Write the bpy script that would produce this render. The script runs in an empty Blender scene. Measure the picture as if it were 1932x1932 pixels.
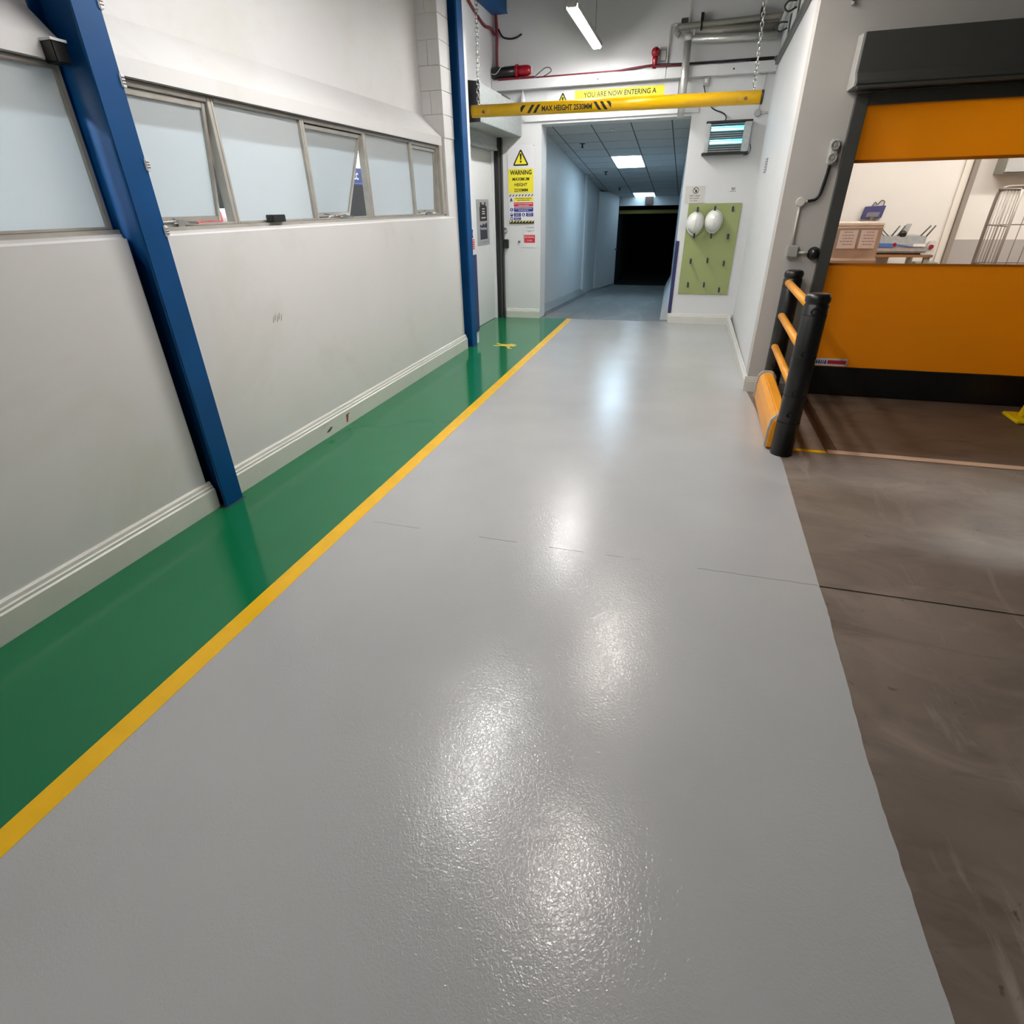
import bpy, bmesh, math, random
from mathutils import Vector, Matrix, Euler
random.seed(7)
SC = bpy.context.scene
COL = SC.collection
PI = math.pi

# ------------------------------------------------------------------ camera
cam = bpy.data.objects.new('camera', bpy.data.cameras.new('camera'))
COL.objects.link(cam)
cam.data.sensor_width = 36.0
cam.data.sensor_fit = 'HORIZONTAL'
cam.data.lens = 19.185
cam.data.clip_start = 0.05
YAW, PITCH, ROLL = 0.29416, -0.51149, -0.018653
cy, sy, cp, sp = math.cos(YAW), math.sin(YAW), math.cos(PITCH), math.sin(PITCH)
_f = Vector((-sy * cp, cy * cp, sp)); _r = Vector((cy, sy, 0)); _u = _r.cross(_f)
_r2 = math.cos(ROLL) * _r + math.sin(ROLL) * _u
_u2 = -math.sin(ROLL) * _r + math.cos(ROLL) * _u
cam.matrix_world = Matrix(((_r2.x, _u2.x, -_f.x, 0), (_r2.y, _u2.y, -_f.y, 0), (_r2.z, _u2.z, -_f.z, 1.7), (0, 0, 0, 1)))
SC.camera = cam

# ------------------------------------------------------------------ world, exposure
w = bpy.data.worlds.new('world'); SC.world = w
w.use_nodes = True
w.node_tree.nodes['Background'].inputs[0].default_value = (0.5, 0.5, 0.5, 1)
w.node_tree.nodes['Background'].inputs[1].default_value = 0.0
SC.view_settings.view_transform = 'Standard'
SC.view_settings.look = 'None'
SC.view_settings.gamma = 1.0
SC.view_settings.use_curve_mapping = False
SC.view_settings.exposure = 0.0
SC.cycles.use_denoising = True
SC.cycles.max_bounces = 10
SC.cycles.diffuse_bounces = 5
SC.cycles.sample_clamp_indirect = 6.0
SC.cycles.caustics_reflective = False
SC.cycles.caustics_refractive = False

# strengths of the lamps (emitting surfaces; the rear fill and UV strip are added)
E_FAR, E_NEAR, E_REAR_FILL, E_SIDE = 130.0, 104.0, 38.0, 86.0
E_CORRIDOR, E_PACK, E_OFFICE, E_UV_STRIP = 19.0, 84.0, 430.0, 6.0

# ------------------------------------------------------------------ materials
def lin(c):
    c = c / 255.0
    return c / 12.92 if c <= 0.04045 else ((c + 0.055) / 1.055) ** 2.4
def rgb(r, g, b): return (lin(r), lin(g), lin(b), 1.0)
MATS = {}
def mat(name, col, rough=0.5, metal=0.0, var=0.06, scale=3.0, bump=0.0, bscale=60.0, spec=0.5, coat=0.0, dirt=None, dirt_scale=1.5, dirt_lo=0.55, dirt_hi=0.75, stretch=None, rvar=0.0, bdist=0.002):
    m = bpy.data.materials.new(name); m.use_nodes = True
    nt = m.node_tree; N = nt.nodes; L = nt.links
    b = N['Principled BSDF']
    b.inputs['Roughness'].default_value = rough
    b.inputs['Metallic'].default_value = metal
    b.inputs['Specular IOR Level'].default_value = spec
    b.inputs['Coat Weight'].default_value = coat
    b.inputs['Coat Roughness'].default_value = 0.1
    tc = N.new('ShaderNodeTexCoord')
    src = tc.outputs['Object']
    if stretch:
        mp = N.new('ShaderNodeMapping'); mp.inputs['Scale'].default_value = stretch
        L.new(src, mp.inputs[0]); src = mp.outputs[0]
    n = N.new('ShaderNodeTexNoise'); n.inputs['Scale'].default_value = scale; n.inputs['Detail'].default_value = 5
    L.new(src, n.inputs['Vector'])
    cr = N.new('ShaderNodeValToRGB')
    c = col if len(col) == 4 else rgb(*col)
    lo = tuple(max(0, x * (1 - var)) for x in c[:3]) + (1,); hi = tuple(min(1, x * (1 + var)) for x in c[:3]) + (1,)
    cr.color_ramp.elements[0].position = 0.3; cr.color_ramp.elements[1].position = 0.7
    cr.color_ramp.elements[0].color = lo; cr.color_ramp.elements[1].color = hi
    L.new(n.outputs['Fac'], cr.inputs[0])
    out = cr.outputs[0]
    if dirt:
        n2 = N.new('ShaderNodeTexNoise'); n2.inputs['Scale'].default_value = dirt_scale; n2.inputs['Detail'].default_value = 9; n2.inputs['Roughness'].default_value = 0.62
        n2.inputs['Distortion'].default_value = 0.6
        L.new(src, n2.inputs['Vector'])
        r2 = N.new('ShaderNodeMapRange'); r2.inputs[1].default_value = dirt_lo; r2.inputs[2].default_value = dirt_hi
        L.new(n2.outputs['Fac'], r2.inputs[0])
        mx = N.new('ShaderNodeMix'); mx.data_type = 'RGBA'
        L.new(r2.outputs[0], mx.inputs[0]); L.new(out, mx.inputs[6]); mx.inputs[7].default_value = dirt if len(dirt) == 4 else rgb(*dirt)
        out = mx.outputs[2]
    L.new(out, b.inputs['Base Color'])
    if rvar:
        r3 = N.new('ShaderNodeMapRange'); r3.inputs[1].default_value = 0.3; r3.inputs[2].default_value = 0.7
        r3.inputs[3].default_value = max(0.02, rough - rvar); r3.inputs[4].default_value = rough + rvar
        L.new(n.outputs['Fac'], r3.inputs[0]); L.new(r3.outputs[0], b.inputs['Roughness'])
    if bump:
        n3 = N.new('ShaderNodeTexNoise'); n3.inputs['Scale'].default_value = bscale; n3.inputs['Detail'].default_value = 2
        L.new(tc.outputs['Object'], n3.inputs['Vector'])
        bp = N.new('ShaderNodeBump'); bp.inputs['Strength'].default_value = bump; bp.inputs['Distance'].default_value = bdist
        L.new(n3.outputs['Fac'], bp.inputs['Height']); L.new(bp.outputs[0], b.inputs['Normal'])
    MATS[name] = m
    return m
def emit(name, col, strength):
    m = bpy.data.materials.new(name); m.use_nodes = True
    b = m.node_tree.nodes['Principled BSDF']
    b.inputs['Base Color'].default_value = (0.8, 0.8, 0.8, 1)
    b.inputs['Emission Color'].default_value = col
    b.inputs['Emission Strength'].default_value = strength
    MATS[name] = m
    return m

WALL = mat('white wall paint', (216, 215, 214), 0.55, var=0.025, scale=1.2, bump=0.15, bscale=18, dirt=(198, 195, 184), dirt_scale=0.9, dirt_lo=0.52, dirt_hi=0.9)
WALLB = mat('white back wall paint', (222, 223, 224), 0.5, var=0.02, scale=1.5, bump=0.1, bscale=22)
WALLG = mat('grey white wall paint', (190, 187, 182), 0.6, var=0.03, scale=1.5)
SKIRT = mat('skirting paint', (214, 213, 206), 0.35, var=0.03, scale=5, bump=0.35, bscale=35, dirt=(150, 132, 112), dirt_scale=6, dirt_lo=0.68, dirt_hi=0.78)
BLUE = mat('blue gloss paint', (2, 70, 124), 0.45, spec=0.22, var=0.08, scale=4, dirt=(60, 40, 34), dirt_scale=7, dirt_lo=0.74, dirt_hi=0.78)
BLUED = mat('navy guard paint', (38, 42, 92), 0.45, var=0.06)
ALU = mat('weathered aluminium', (178, 174, 166), 0.45, 0.3, var=0.1, scale=9)
GALV = mat('galvanised sheet', (176, 182, 182), 0.42, 0.5, var=0.12, scale=22)
DARKG = mat('dark grey steel', (72, 73, 70), 0.42, 0.1, var=0.05)
BLACK = mat('black plastic', (20, 20, 21), 0.32, var=0.1)
BLACKM = mat('matt black', (12, 12, 13), 0.7, var=0.1)
STEEL = mat('bright steel', (190, 190, 188), 0.25, 0.95, var=0.06)
FOIL = mat('foil wrap', (222, 220, 215), 0.34, 0.7, var=0.05, bump=0.8, bscale=55, bdist=0.006)
PIPEG = mat('grey painted pipe', (150, 148, 138), 0.45, 0.2, var=0.06)
CONDUIT = mat('white conduit', (205, 204, 198), 0.45, var=0.03)
BOXG = mat('grey box plastic', (166, 166, 162), 0.45, var=0.03)
RED = mat('red gloss', (150, 14, 32), 0.25, var=0.05)
REDC = mat('dark red cable', (110, 26, 36), 0.45, var=0.08)
YEL = mat('yellow barrier plastic', (236, 186, 8), 0.28, var=0.03, bump=0.0)
YELR = mat('amber rail plastic', (236, 160, 44), 0.38, var=0.05, scale=9)
YELP = mat('yellow floor paint', (236, 184, 14), 0.22, var=0.05, scale=9, bump=0.12, bscale=160)
GREENP = mat('green floor paint', (18, 108, 68), 0.12, var=0.06, scale=1.2, bump=0.06, bscale=150, bdist=0.001)
GREENB = mat('sage board', (148, 158, 102), 0.55, var=0.03, scale=4)
PRINTK = mat('print black', (26, 24, 22), 0.5, var=0.02)
PRINTY = mat('print yellow', (238, 226, 50), 0.45, var=0.02)
PRINTR = mat('print red', (196, 44, 58), 0.45, var=0.02)
PRINTB = mat('print blue', (36, 48, 132), 0.45, var=0.02)
PRINTN = mat('print navy', (34, 36, 58), 0.5, var=0.02)
PRINTG = mat('print grey', (120, 120, 124), 0.5, var=0.02)
WHITE = mat('white board', (228, 227, 230), 0.4, var=0.01)
HELM = mat('white helmet shell', (236, 236, 230), 0.22, var=0.02)
TILE = mat('mineral ceiling tile', (192, 197, 199), 0.8, var=0.05, scale=30)
TBAR = mat('ceiling grid bar', (78, 84, 88), 0.6, var=0.03)
CWALL = mat('corridor wall paint', (196, 200, 202), 0.55, var=0.02)
CFLOOR = mat('corridor concrete', (112, 116, 116), 0.42, var=0.12, scale=2, dirt=(150, 152, 150), dirt_scale=1.6, dirt_lo=0.5, dirt_hi=0.8, stretch=(1.5, 0.4, 1))
DARKC = mat('dark ceiling', (74, 72, 68), 0.9, var=0.05)
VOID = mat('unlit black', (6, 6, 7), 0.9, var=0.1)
OLIVE = mat('olive beam', (120, 112, 40), 0.5, var=0.05)
ORANGE = mat('orange curtain', (232, 138, 4), 0.5, var=0.04, scale=1.5, stretch=(0.4, 1, 2.5))
def _tl():
    nt = ORANGE.node_tree; N = nt.nodes; L = nt.links; b = N['Principled BSDF']
    t = N.new('ShaderNodeBsdfTranslucent'); t.inputs[0].default_value = (0.95, 0.30, 0.0, 1)
    m_ = N.new('ShaderNodeMixShader'); m_.inputs[0].default_value = 0.15
    L.new(b.outputs[0], m_.inputs[1]); L.new(t.outputs[0], m_.inputs[2]); L.new(m_.outputs[0], N['Material Output'].inputs[0])
_tl()
CREAM = mat('cream wall', (229, 224, 216), 0.5, var=0.02)
PANELW = mat('wipe clean panel', (226, 220, 208), 0.4, var=0.02)
DADO = mat('grey dado', (170, 164, 160), 0.5, var=0.02)
CARD = mat('wrapped carton', (186, 174, 160), 0.28, var=0.08, scale=4, bump=0.5, bscale=14, bdist=0.01)
WRAP = mat('stretch film top', (226, 214, 200), 0.2, var=0.05, scale=6, bump=0.5, bscale=20, bdist=0.01)
PAPER = mat('label paper', (232, 226, 222), 0.6, var=0.02)
MBLUE = mat('machine blue', (70, 110, 176), 0.4, var=0.03)
WOOD = mat('threshold strip', (196, 166, 138), 0.45, var=0.12, scale=6, stretch=(0.5, 8, 1))
TRENCH = mat('trench cover', (74, 58, 48), 0.5, 0.1, var=0.12)
OFFICEW = mat('office wall', (214, 212, 206), 0.6, var=0.02)

def concrete(name):
    m = mat(name, (118, 106, 96), 0.42, var=0.12, scale=1.3, bump=0.12, bscale=30, rvar=0.1)
    nt = m.node_tree; N = nt.nodes; L = nt.links; b = N['Principled BSDF']
    src = b.inputs['Base Color'].links[0].from_socket
    tc = N.new('ShaderNodeTexCoord'); prev = src
    for k, (rot, sc, lo, hi, col, fac) in enumerate(((0.3, (1.1, 1.9, 1), 0.42, 0.68, (84, 74, 66), 0.6), (-0.2, (1.6, 2.6, 1), 0.5, 0.72, (146, 132, 120), 0.5),
            (0.5, (0.8, 3.4, 1), 0.56, 0.74, (84, 74, 66), 0.95), (-0.7, (3.2, 0.7, 1), 0.6, 0.78, (158, 147, 136), 0.85), (0.1, (9, 9, 1), 0.66, 0.72, (62, 54, 48), 0.85))):
        mp = N.new('ShaderNodeMapping'); mp.inputs['Rotation'].default_value = (0, 0, rot); mp.inputs['Scale'].default_value = sc
        mp.inputs['Location'].default_value = (k * 3.1, k * 1.7, 0)
        L.new(tc.outputs['Object'], mp.inputs[0])
        n = N.new('ShaderNodeTexNoise'); n.inputs['Scale'].default_value = 1.2; n.inputs['Detail'].default_value = 8; n.inputs['Roughness'].default_value = 0.6; n.inputs['Distortion'].default_value = 1.2
        L.new(mp.outputs[0], n.inputs['Vector'])
        r = N.new('ShaderNodeMapRange'); r.inputs[1].default_value = lo; r.inputs[2].default_value = hi; r.inputs[4].default_value = fac
        L.new(n.outputs['Fac'], r.inputs[0])
        mx = N.new('ShaderNodeMix'); mx.data_type = 'RGBA'; mx.inputs[7].default_value = rgb(*col)
        L.new(r.outputs[0], mx.inputs[0]); L.new(prev, mx.inputs[6]); prev = mx.outputs[2]
    L.new(prev, b.inputs['Base Color'])
    return m
CONC = concrete('worn brown concrete')
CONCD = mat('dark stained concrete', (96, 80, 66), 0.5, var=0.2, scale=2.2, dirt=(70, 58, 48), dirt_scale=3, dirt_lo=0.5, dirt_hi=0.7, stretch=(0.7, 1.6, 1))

def epoxy():
    m = bpy.data.materials.new('grey epoxy coating'); m.use_nodes = True
    nt = m.node_tree; N = nt.nodes; L = nt.links; b = N['Principled BSDF']
    tc = N.new('ShaderNodeTexCoord')
    n = N.new('ShaderNodeTexNoise'); n.inputs['Scale'].default_value = 0.9; n.inputs['Detail'].default_value = 3
    L.new(tc.outputs['Object'], n.inputs['Vector'])
    cr = N.new('ShaderNodeValToRGB'); cr.color_ramp.elements[0].position = 0.3; cr.color_ramp.elements[1].position = 0.7
    cr.color_ramp.elements[0].color = rgb(169, 170, 170); cr.color_ramp.elements[1].color = rgb(178, 179, 179)
    L.new(n.outputs['Fac'], cr.inputs[0]); L.new(cr.outputs[0], b.inputs['Base Color'])
    b.inputs['Roughness'].default_value = 0.11
    b.inputs['Specular IOR Level'].default_value = 0.38
    # orange-peel texture of the anti-slip coat, and very slight long undulation
    n1 = N.new('ShaderNodeTexNoise'); n1.inputs['Scale'].default_value = 100; n1.inputs['Detail'].default_value = 2; n1.inputs['Distortion'].default_value = 0.8
    n2 = N.new('ShaderNodeTexNoise'); n2.inputs['Scale'].default_value = 3.5; n2.inputs['Detail'].default_value = 1
    L.new(tc.outputs['Object'], n1.inputs['Vector']); L.new(tc.outputs['Object'], n2.inputs['Vector'])
    b1 = N.new('ShaderNodeBump'); b1.inputs['Strength'].default_value = 1.0; b1.inputs['Distance'].default_value = 0.00115
    b2 = N.new('ShaderNodeBump'); b2.inputs['Strength'].default_value = 0.2; b2.inputs['Distance'].default_value = 0.01
    L.new(n1.outputs['Fac'], b1.inputs['Height']); L.new(n2.outputs['Fac'], b2.inputs['Height'])
    L.new(b2.outputs[0], b1.inputs['Normal']); L.new(b1.outputs[0], b.inputs['Normal'])
    return m
EPOXY = epoxy()

def frosted():
    m = bpy.data.materials.new('frosted glass'); m.use_nodes = True
    nt = m.node_tree; N = nt.nodes; L = nt.links
    N.remove(N['Principled BSDF']); out = N['Material Output']
    t = N.new('ShaderNodeBsdfTranslucent'); t.inputs[0].default_value = (0.80, 0.86, 0.89, 1)
    d = N.new('ShaderNodeBsdfDiffuse'); d.inputs[0].default_value = (0.74, 0.77, 0.78, 1)
    g = N.new('ShaderNodeBsdfGlossy'); g.inputs['Roughness'].default_value = 0.35
    a = N.new('ShaderNodeMixShader'); a.inputs[0].default_value = 0.45
    L.new(t.outputs[0], a.inputs[1]); L.new(d.outputs[0], a.inputs[2])
    f = N.new('ShaderNodeFresnel'); f.inputs[0].default_value = 1.4
    c = N.new('ShaderNodeMixShader'); L.new(f.outputs[0], c.inputs[0]); L.new(a.outputs[0], c.inputs[1]); L.new(g.outputs[0], c.inputs[2])
    L.new(c.outputs[0], out.inputs[0])
    return m
FROST = frosted()
def film():
    m = bpy.data.materials.new('clear door film'); m.use_nodes = True
    nt = m.node_tree; N = nt.nodes; L = nt.links
    N.remove(N['Principled BSDF']); out = N['Material Output']
    t = N.new('ShaderNodeBsdfTransparent'); t.inputs[0].default_value = (0.95, 0.94, 0.92, 1)
    g = N.new('ShaderNodeBsdfGlossy'); g.inputs['Roughness'].default_value = 0.04
    f = N.new('ShaderNodeFresnel'); f.inputs[0].default_value = 1.35
    c = N.new('ShaderNodeMixShader'); L.new(f.outputs[0], c.inputs[0]); L.new(t.outputs[0], c.inputs[1]); L.new(g.outputs[0], c.inputs[2])
    L.new(c.outputs[0], out.inputs[0])
    return m
FILM = film()

LAMP_FAR = emit('lamp white', (1.0, 0.985, 0.965, 1), E_FAR)
LAMP_NEAR = emit('lamp white near', (1.0, 0.985, 0.965, 1), E_NEAR)
FILL_REAR = emit('added rear fill white', (1.0, 0.985, 0.965, 1), E_REAR_FILL)
LAMP_CORR2 = emit('panel cool white deep', (0.55, 0.80, 1.0, 1), E_CORRIDOR * 0.35)
LAMP_SIDE = emit('lamp warm', (1.0, 0.92, 0.86, 1), E_SIDE)
LAMP_CORR = emit('panel cool white', (0.55, 0.80, 1.0, 1), E_CORRIDOR)
LAMP_PACK = emit('lamp warm white', (1.0, 0.98, 0.955, 1), E_PACK)
LAMP_OFF = emit('lamp office', (0.90, 0.96, 1.0, 1), E_OFFICE)
GLOW_UV = emit('added blue glow', (0.02, 0.58, 1.0, 1), E_UV_STRIP)
LAMP_UVC = emit('tube core', (0.30, 0.92, 1.0, 1), 1.7)

# ------------------------------------------------------------------ builders
class MB:
    def __init__(s): s.v = []; s.f = []; s.smooth = set()
    def poly(s, pts):
        b = len(s.v); s.v += [tuple(p) for p in pts]; s.f.append(tuple(range(b, b + len(pts)))); return s
    def box(s, x0, x1, y0, y1, z0, z1):
        b = len(s.v)
        s.v += [(x0, y0, z0), (x1, y0, z0), (x1, y1, z0), (x0, y1, z0), (x0, y0, z1), (x1, y0, z1), (x1, y1, z1), (x0, y1, z1)]
        s.f += [tuple(b + i for i in q) for q in ((0, 3, 2, 1), (4, 5, 6, 7), (0, 1, 5, 4), (1, 2, 6, 5), (2, 3, 7, 6), (3, 0, 4, 7))]
        return s
    def obox(s, c, ax, ay, az):   # oriented box: centre and three half-axis vectors
        c, ax, ay, az = Vector(c), Vector(ax), Vector(ay), Vector(az); b = len(s.v)
        for k in (-1, 1):
            for i, j in ((-1, -1), (1, -1), (1, 1), (-1, 1)):
                s.v.append(tuple(c + i * ax + j * ay + k * az))
        s.f += [tuple(b + i for i in q) for q in ((0, 3, 2, 1), (4, 5, 6, 7), (0, 1, 5, 4), (1, 2, 6, 5), (2, 3, 7, 6), (3, 0, 4, 7))]
        return s
    def prism(s, pts, axis, a, b_):  # pts: 2D outline in the other two axes (in order x,y,z without axis)
        def mk(p, t):
            p = list(p); p.insert(axis, t); return tuple(p)
        n = len(pts); b = len(s.v)
        s.v += [mk(p, a) for p in pts] + [mk(p, b_) for p in pts]
        s.f.append(tuple(range(b, b + n))); s.f.append(tuple(range(b + 2 * n - 1, b + n - 1, -1)))
        for i in range(n):
            j = (i + 1) % n; s.f.append((b + i, b + n + i, b + n + j, b + j))
        return s
    def tube(s, path, r, n=10, caps=True, close=False):
        path = [Vector(p) for p in path]; b = len(s.v); m = len(path)
        if not isinstance(r, (list, tuple)): r = [r] * m
        prev = None
        for i, p in enumerate(path):
            if close: t = (path[(i + 1) % m] - path[i - 1])
            else: t = path[min(i + 1, m - 1)] - path[max(i - 1, 0)]
            t.normalize()
            if prev is None:
                a = Vector((0, 0, 1)) if abs(t.z) < 0.9 else Vector((1, 0, 0))
                u = t.cross(a).normalized()
            else:
                u = (prev - t * prev.dot(t)).normalized()
            prev = u; v = t.cross(u)
            for k in range(n):
                an = 2 * PI * k / n
                s.v.append(tuple(p + r[i] * (math.cos(an) * u + math.sin(an) * v)))
        for i in range(m if close else m - 1):
            for k in range(n):
                s.smooth.add(len(s.f))
                i2 = (i + 1) % m
                s.f.append((b + i * n + k, b + i * n + (k + 1) % n, b + i2 * n + (k + 1) % n, b + i2 * n + k))
        if caps and not close:
            s.f.append(tuple(b + k for k in reversed(range(n)))); s.f.append(tuple(b + (m - 1) * n + k for k in range(n)))
        return s
    def cyl(s, p0, p1, r, n=16): return s.tube([p0, p1], r, n)
    def lathe(s, prof, c, axis='z', n=20, sx=1.0, sy_=1.0):  # prof: (radius, height)
        b = len(s.v); m = len(prof)
        for r, h in prof:
            for k in range(n):
                a = 2 * PI * k / n; p, q = r * math.cos(a) * sx, r * math.sin(a) * sy_
                s.v.append({'z': (c[0] + p, c[1] + q, c[2] + h), 'y': (c[0] + p, c[1] + h, c[2] + q), 'x': (c[0] + h, c[1] + p, c[2] + q)}[axis])
        for i in range(m - 1):
            for k in range(n):
                s.smooth.add(len(s.f))
                s.f.append((b + i * n + k, b + i * n + (k + 1) % n, b + (i + 1) * n + (k + 1) % n, b + (i + 1) * n + k))
        s.f.append(tuple(b + k for k in range(n))); s.f.append(tuple(b + (m - 1) * n + k for k in range(n)))
        return s
    def mesh(s, name, bevel=0.0, seg=2):
        me = bpy.data.meshes.new(name)
        me.from_pydata([tuple(v) for v in s.v], [], s.f)
        for i in s.smooth: me.polygons[i].use_smooth = True
        bm = bmesh.new(); bm.from_mesh(me)
        bmesh.ops.recalc_face_normals(bm, faces=bm.faces)
        if bevel:
            es = [e for e in bm.edges if len(e.link_faces) == 2 and e.calc_face_angle(0) > 0.6]
            bmesh.ops.bevel(bm, geom=es, offset=bevel, segments=seg, affect='EDGES', clamp_overlap=True)
        bm.to_mesh(me); bm.free(); me.update()
        return me
    def build(s, name, m, parent=None, bevel=0.0, seg=2, **props):
        me = s.mesh(name, bevel, seg); me.materials.append(m)
        return link(name, me, parent, **props)
def link(name, me, parent=None, **props):
    o = bpy.data.objects.new(name, me); COL.objects.link(o)
    if parent is not None: adopt(o, parent)
    for k, v in props.items(): o[k] = v
    return o
def wloc(o):
    v = Vector(o.location)
    p = o.parent
    return v
ROOTLOC = {}
def adopt(o, parent):
    o.parent = parent
    o.matrix_parent_inverse = Matrix.Translation(-ROOTLOC.get(parent.name, Vector((0, 0, 0))))
def tag(o, label, cat, group=None):
    o['label'] = label; o['category'] = cat
    if group: o['group'] = group
    return o
def thing(name, loc, label, cat, group=None):
    o = bpy.data.objects.new(name, None); COL.objects.link(o); o.location = loc; o.empty_display_size = 0.05
    ROOTLOC[o.name] = Vector(loc)
    return tag(o, label, cat, group)
def struct(name, loc=(0, 0, 0)):
    o = bpy.data.objects.new(name, None); COL.objects.link(o); o.location = loc; o['kind'] = 'structure'; o.empty_display_size = 0.05
    ROOTLOC[o.name] = Vector(loc)
    return o
def box(name, m, dims, parent=None, bevel=0.0, **props):
    return MB().box(*dims).build(name, m, parent, bevel, **props)
def curve_pts(pts, k=6):   # Catmull-Rom
    P = [Vector(p) for p in pts]; P = [2 * P[0] - P[1]] + P + [2 * P[-1] - P[-2]]; o = []
    for i in range(1, len(P) - 2):
        for j in range(k):
            t = j / k; a, b, c, d = P[i - 1:i + 3]
            o.append(0.5 * ((2 * b) + (c - a) * t + (2 * a - 5 * b + 4 * c - d) * t * t + (3 * b - a - 3 * c + d) * t ** 3))
    o.append(P[-2]); return o

# text laid flat on a face: origin, right and up vectors
def glyphs(body, bold=0.0):
    cu = bpy.data.curves.new('t', 'FONT'); cu.body = body; cu.offset = bold; cu.resolution_u = 3; cu.fill_mode = 'FRONT'
    cu.align_x = 'LEFT'
    o = bpy.data.objects.new('t', cu); COL.objects.link(o)
    dg = bpy.context.evaluated_depsgraph_get(); me = bpy.data.meshes.new_from_object(o.evaluated_get(dg))
    vs = [(v.co.x, v.co.y) for v in me.vertices]; fs = [tuple(p.vertices) for p in me.polygons]
    bpy.data.objects.remove(o); bpy.data.curves.remove(cu); bpy.data.meshes.remove(me)
    x0 = min(v[0] for v in vs); x1 = max(v[0] for v in vs); y0 = min(v[1] for v in vs); y1 = max(v[1] for v in vs)
    return [((x - x0) / (x1 - x0) - 0.5, (y - y0) / (y1 - y0) - 0.5) for x, y in vs], fs
def add_text(mb, body, org, R, U, w, h, bold=0.0, off=0.0006, mirror=1):
    vs, fs = glyphs(body, bold); R, U, org = Vector(R), Vector(U), Vector(org); nrm = R.cross(U); b = len(mb.v)
    for x, y in vs: mb.v.append(tuple(org + R * (x * w * mirror) + U * (y * h) + nrm * off))
    for f in fs: mb.f.append(tuple(b + i for i in f))
    return mb
def flat(mb, org, R, U, pts, off=0.0006):
    R, U, org = Vector(R), Vector(U), Vector(org); nrm = R.cross(U)
    return mb.poly([org + R * p[0] + U * p[1] + nrm * off for p in pts])
def rect(cx, cy_, w, h): return [(cx - w / 2, cy_ - h / 2), (cx + w / 2, cy_ - h / 2), (cx + w / 2, cy_ + h / 2), (cx - w / 2, cy_ + h / 2)]
def disc(cx, cy_, r, n=20): return [(cx + r * math.cos(2 * PI * i / n), cy_ + r * math.sin(2 * PI * i / n)) for i in range(n)]
XR, YR, ZR = Vector((1, 0, 0)), Vector((0, 1, 0)), Vector((0, 0, 1))

# ================================================================== SETTING
ZC = 5.0          # underside of the hall roof, above the frame
# ---- floor
fl = struct('floor')
box('subfloor', CONC, (-3.3, 7.2, -4.2, 9.6, -0.25, -0.03), fl)
def edge_pts():
    ctl = [(-4.2, 0.80), (0.0, 0.815), (0.8, 0.8245), (1.49, 0.811), (2.37, 0.838), (2.56, 0.837), (4.18, 0.86), (5.95, 0.735)]
    pts = []
    for (y0, x0), (y1, x1) in zip(ctl, ctl[1:]):
        n = max(2, int((y1 - y0) / 0.035))
        for i in range(n):
            t = i / n; y = y0 + (y1 - y0) * t
            j = 0.0022 if 0.0 < y < 2.4 else 0.0006
            pts.append((x0 + (x1 - x0) * t + random.uniform(-j, j), y))
    pts.append((ctl[-1][1], ctl[-1][0]))
    return pts
EP = edge_pts()
def slab(name, m, pts, z0, z1): return MB().prism(pts, 2, z0, z1).build(name, m, fl)
near = [p for p in EP if p[1] <= 2.552]; far = [p for p in EP if p[1] > 2.57]
slab('epoxy_coating', EPOXY, [(-1.773, -4.2), (-1.773, 9.6), (0.78, 9.6), (0.74, 5.95)] + EP[::-1][1:], -0.03, 0.003)
slab('concrete_slab', CONC, [(0.80, -4.2), (7.2, -4.2), (7.2, 2.551), (0.80, 2.551)], -0.03, 0.0)
slab('concrete_slab', CONC, [(0.72, 2.562), (7.2, 2.562), (7.2, 4.385), (0.72, 4.385)], -0.03, 0.0)
slab('concrete_slab', CONC, [(0.72, 4.385), (1.205, 4.385), (1.205, 5.98), (0.72, 5.98)], -0.03, 0.0)
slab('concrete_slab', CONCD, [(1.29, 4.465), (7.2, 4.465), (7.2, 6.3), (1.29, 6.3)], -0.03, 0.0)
slab('trench_cover', TRENCH, [(1.21, 4.465), (1.285, 4.465), (1.285, 6.0), (1.21, 6.0)], -0.03, -0.002)
slab('threshold_strip', WOOD, [(1.215, 4.39), (7.2, 4.39), (7.2, 4.46), (1.215, 4.46)], -0.03, 0.006)
slab('line_marking', YELP, [(0.95, 4.39), (1.205, 4.39), (1.205, 4.44), (0.95, 4.44)], 0.0, 0.002)
slab('line_marking', YELP, [(-1.868, -4.2), (-1.773, -4.2), (-1.773, 9.6), (-1.868, 9.6)], -0.03, 0.0045)
slab('walkway_coating', GREENP, [(-2.95, -4.2), (-1.868, -4.2), (-1.868, 9.6), (-3.2, 9.6), (-3.2, 7.4), (-2.95, 7.4)], -0.03, 0.003)
# faint construction joint telegraphing through the coating
jm = mat('joint line', (140, 139, 136), 0.25, var=0.05)
for x0, x1, wd in ((-1.67, -1.36, 0.0025), (-0.98, -0.75, 0.004), (-0.56, -0.36, 0.005), (-0.24, -0.14, 0.006), (-0.10, -0.03, 0.003), (0.25, 0.83, 0.0035)):
    mb = MB(); n = max(4, int((x1 - x0) / 0.03)); up = []; dn = []
    for i in range(n + 1):
        x = x0 + (x1 - x0) * i / n; y = 2.557 + random.uniform(-0.002, 0.002); up.append((x, y + wd / 2)); dn.append((x, y - wd / 2))
    mb.prism(dn + up[::-1], 2, 0.003, 0.0038).build('joint_line', jm, fl)
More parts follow.
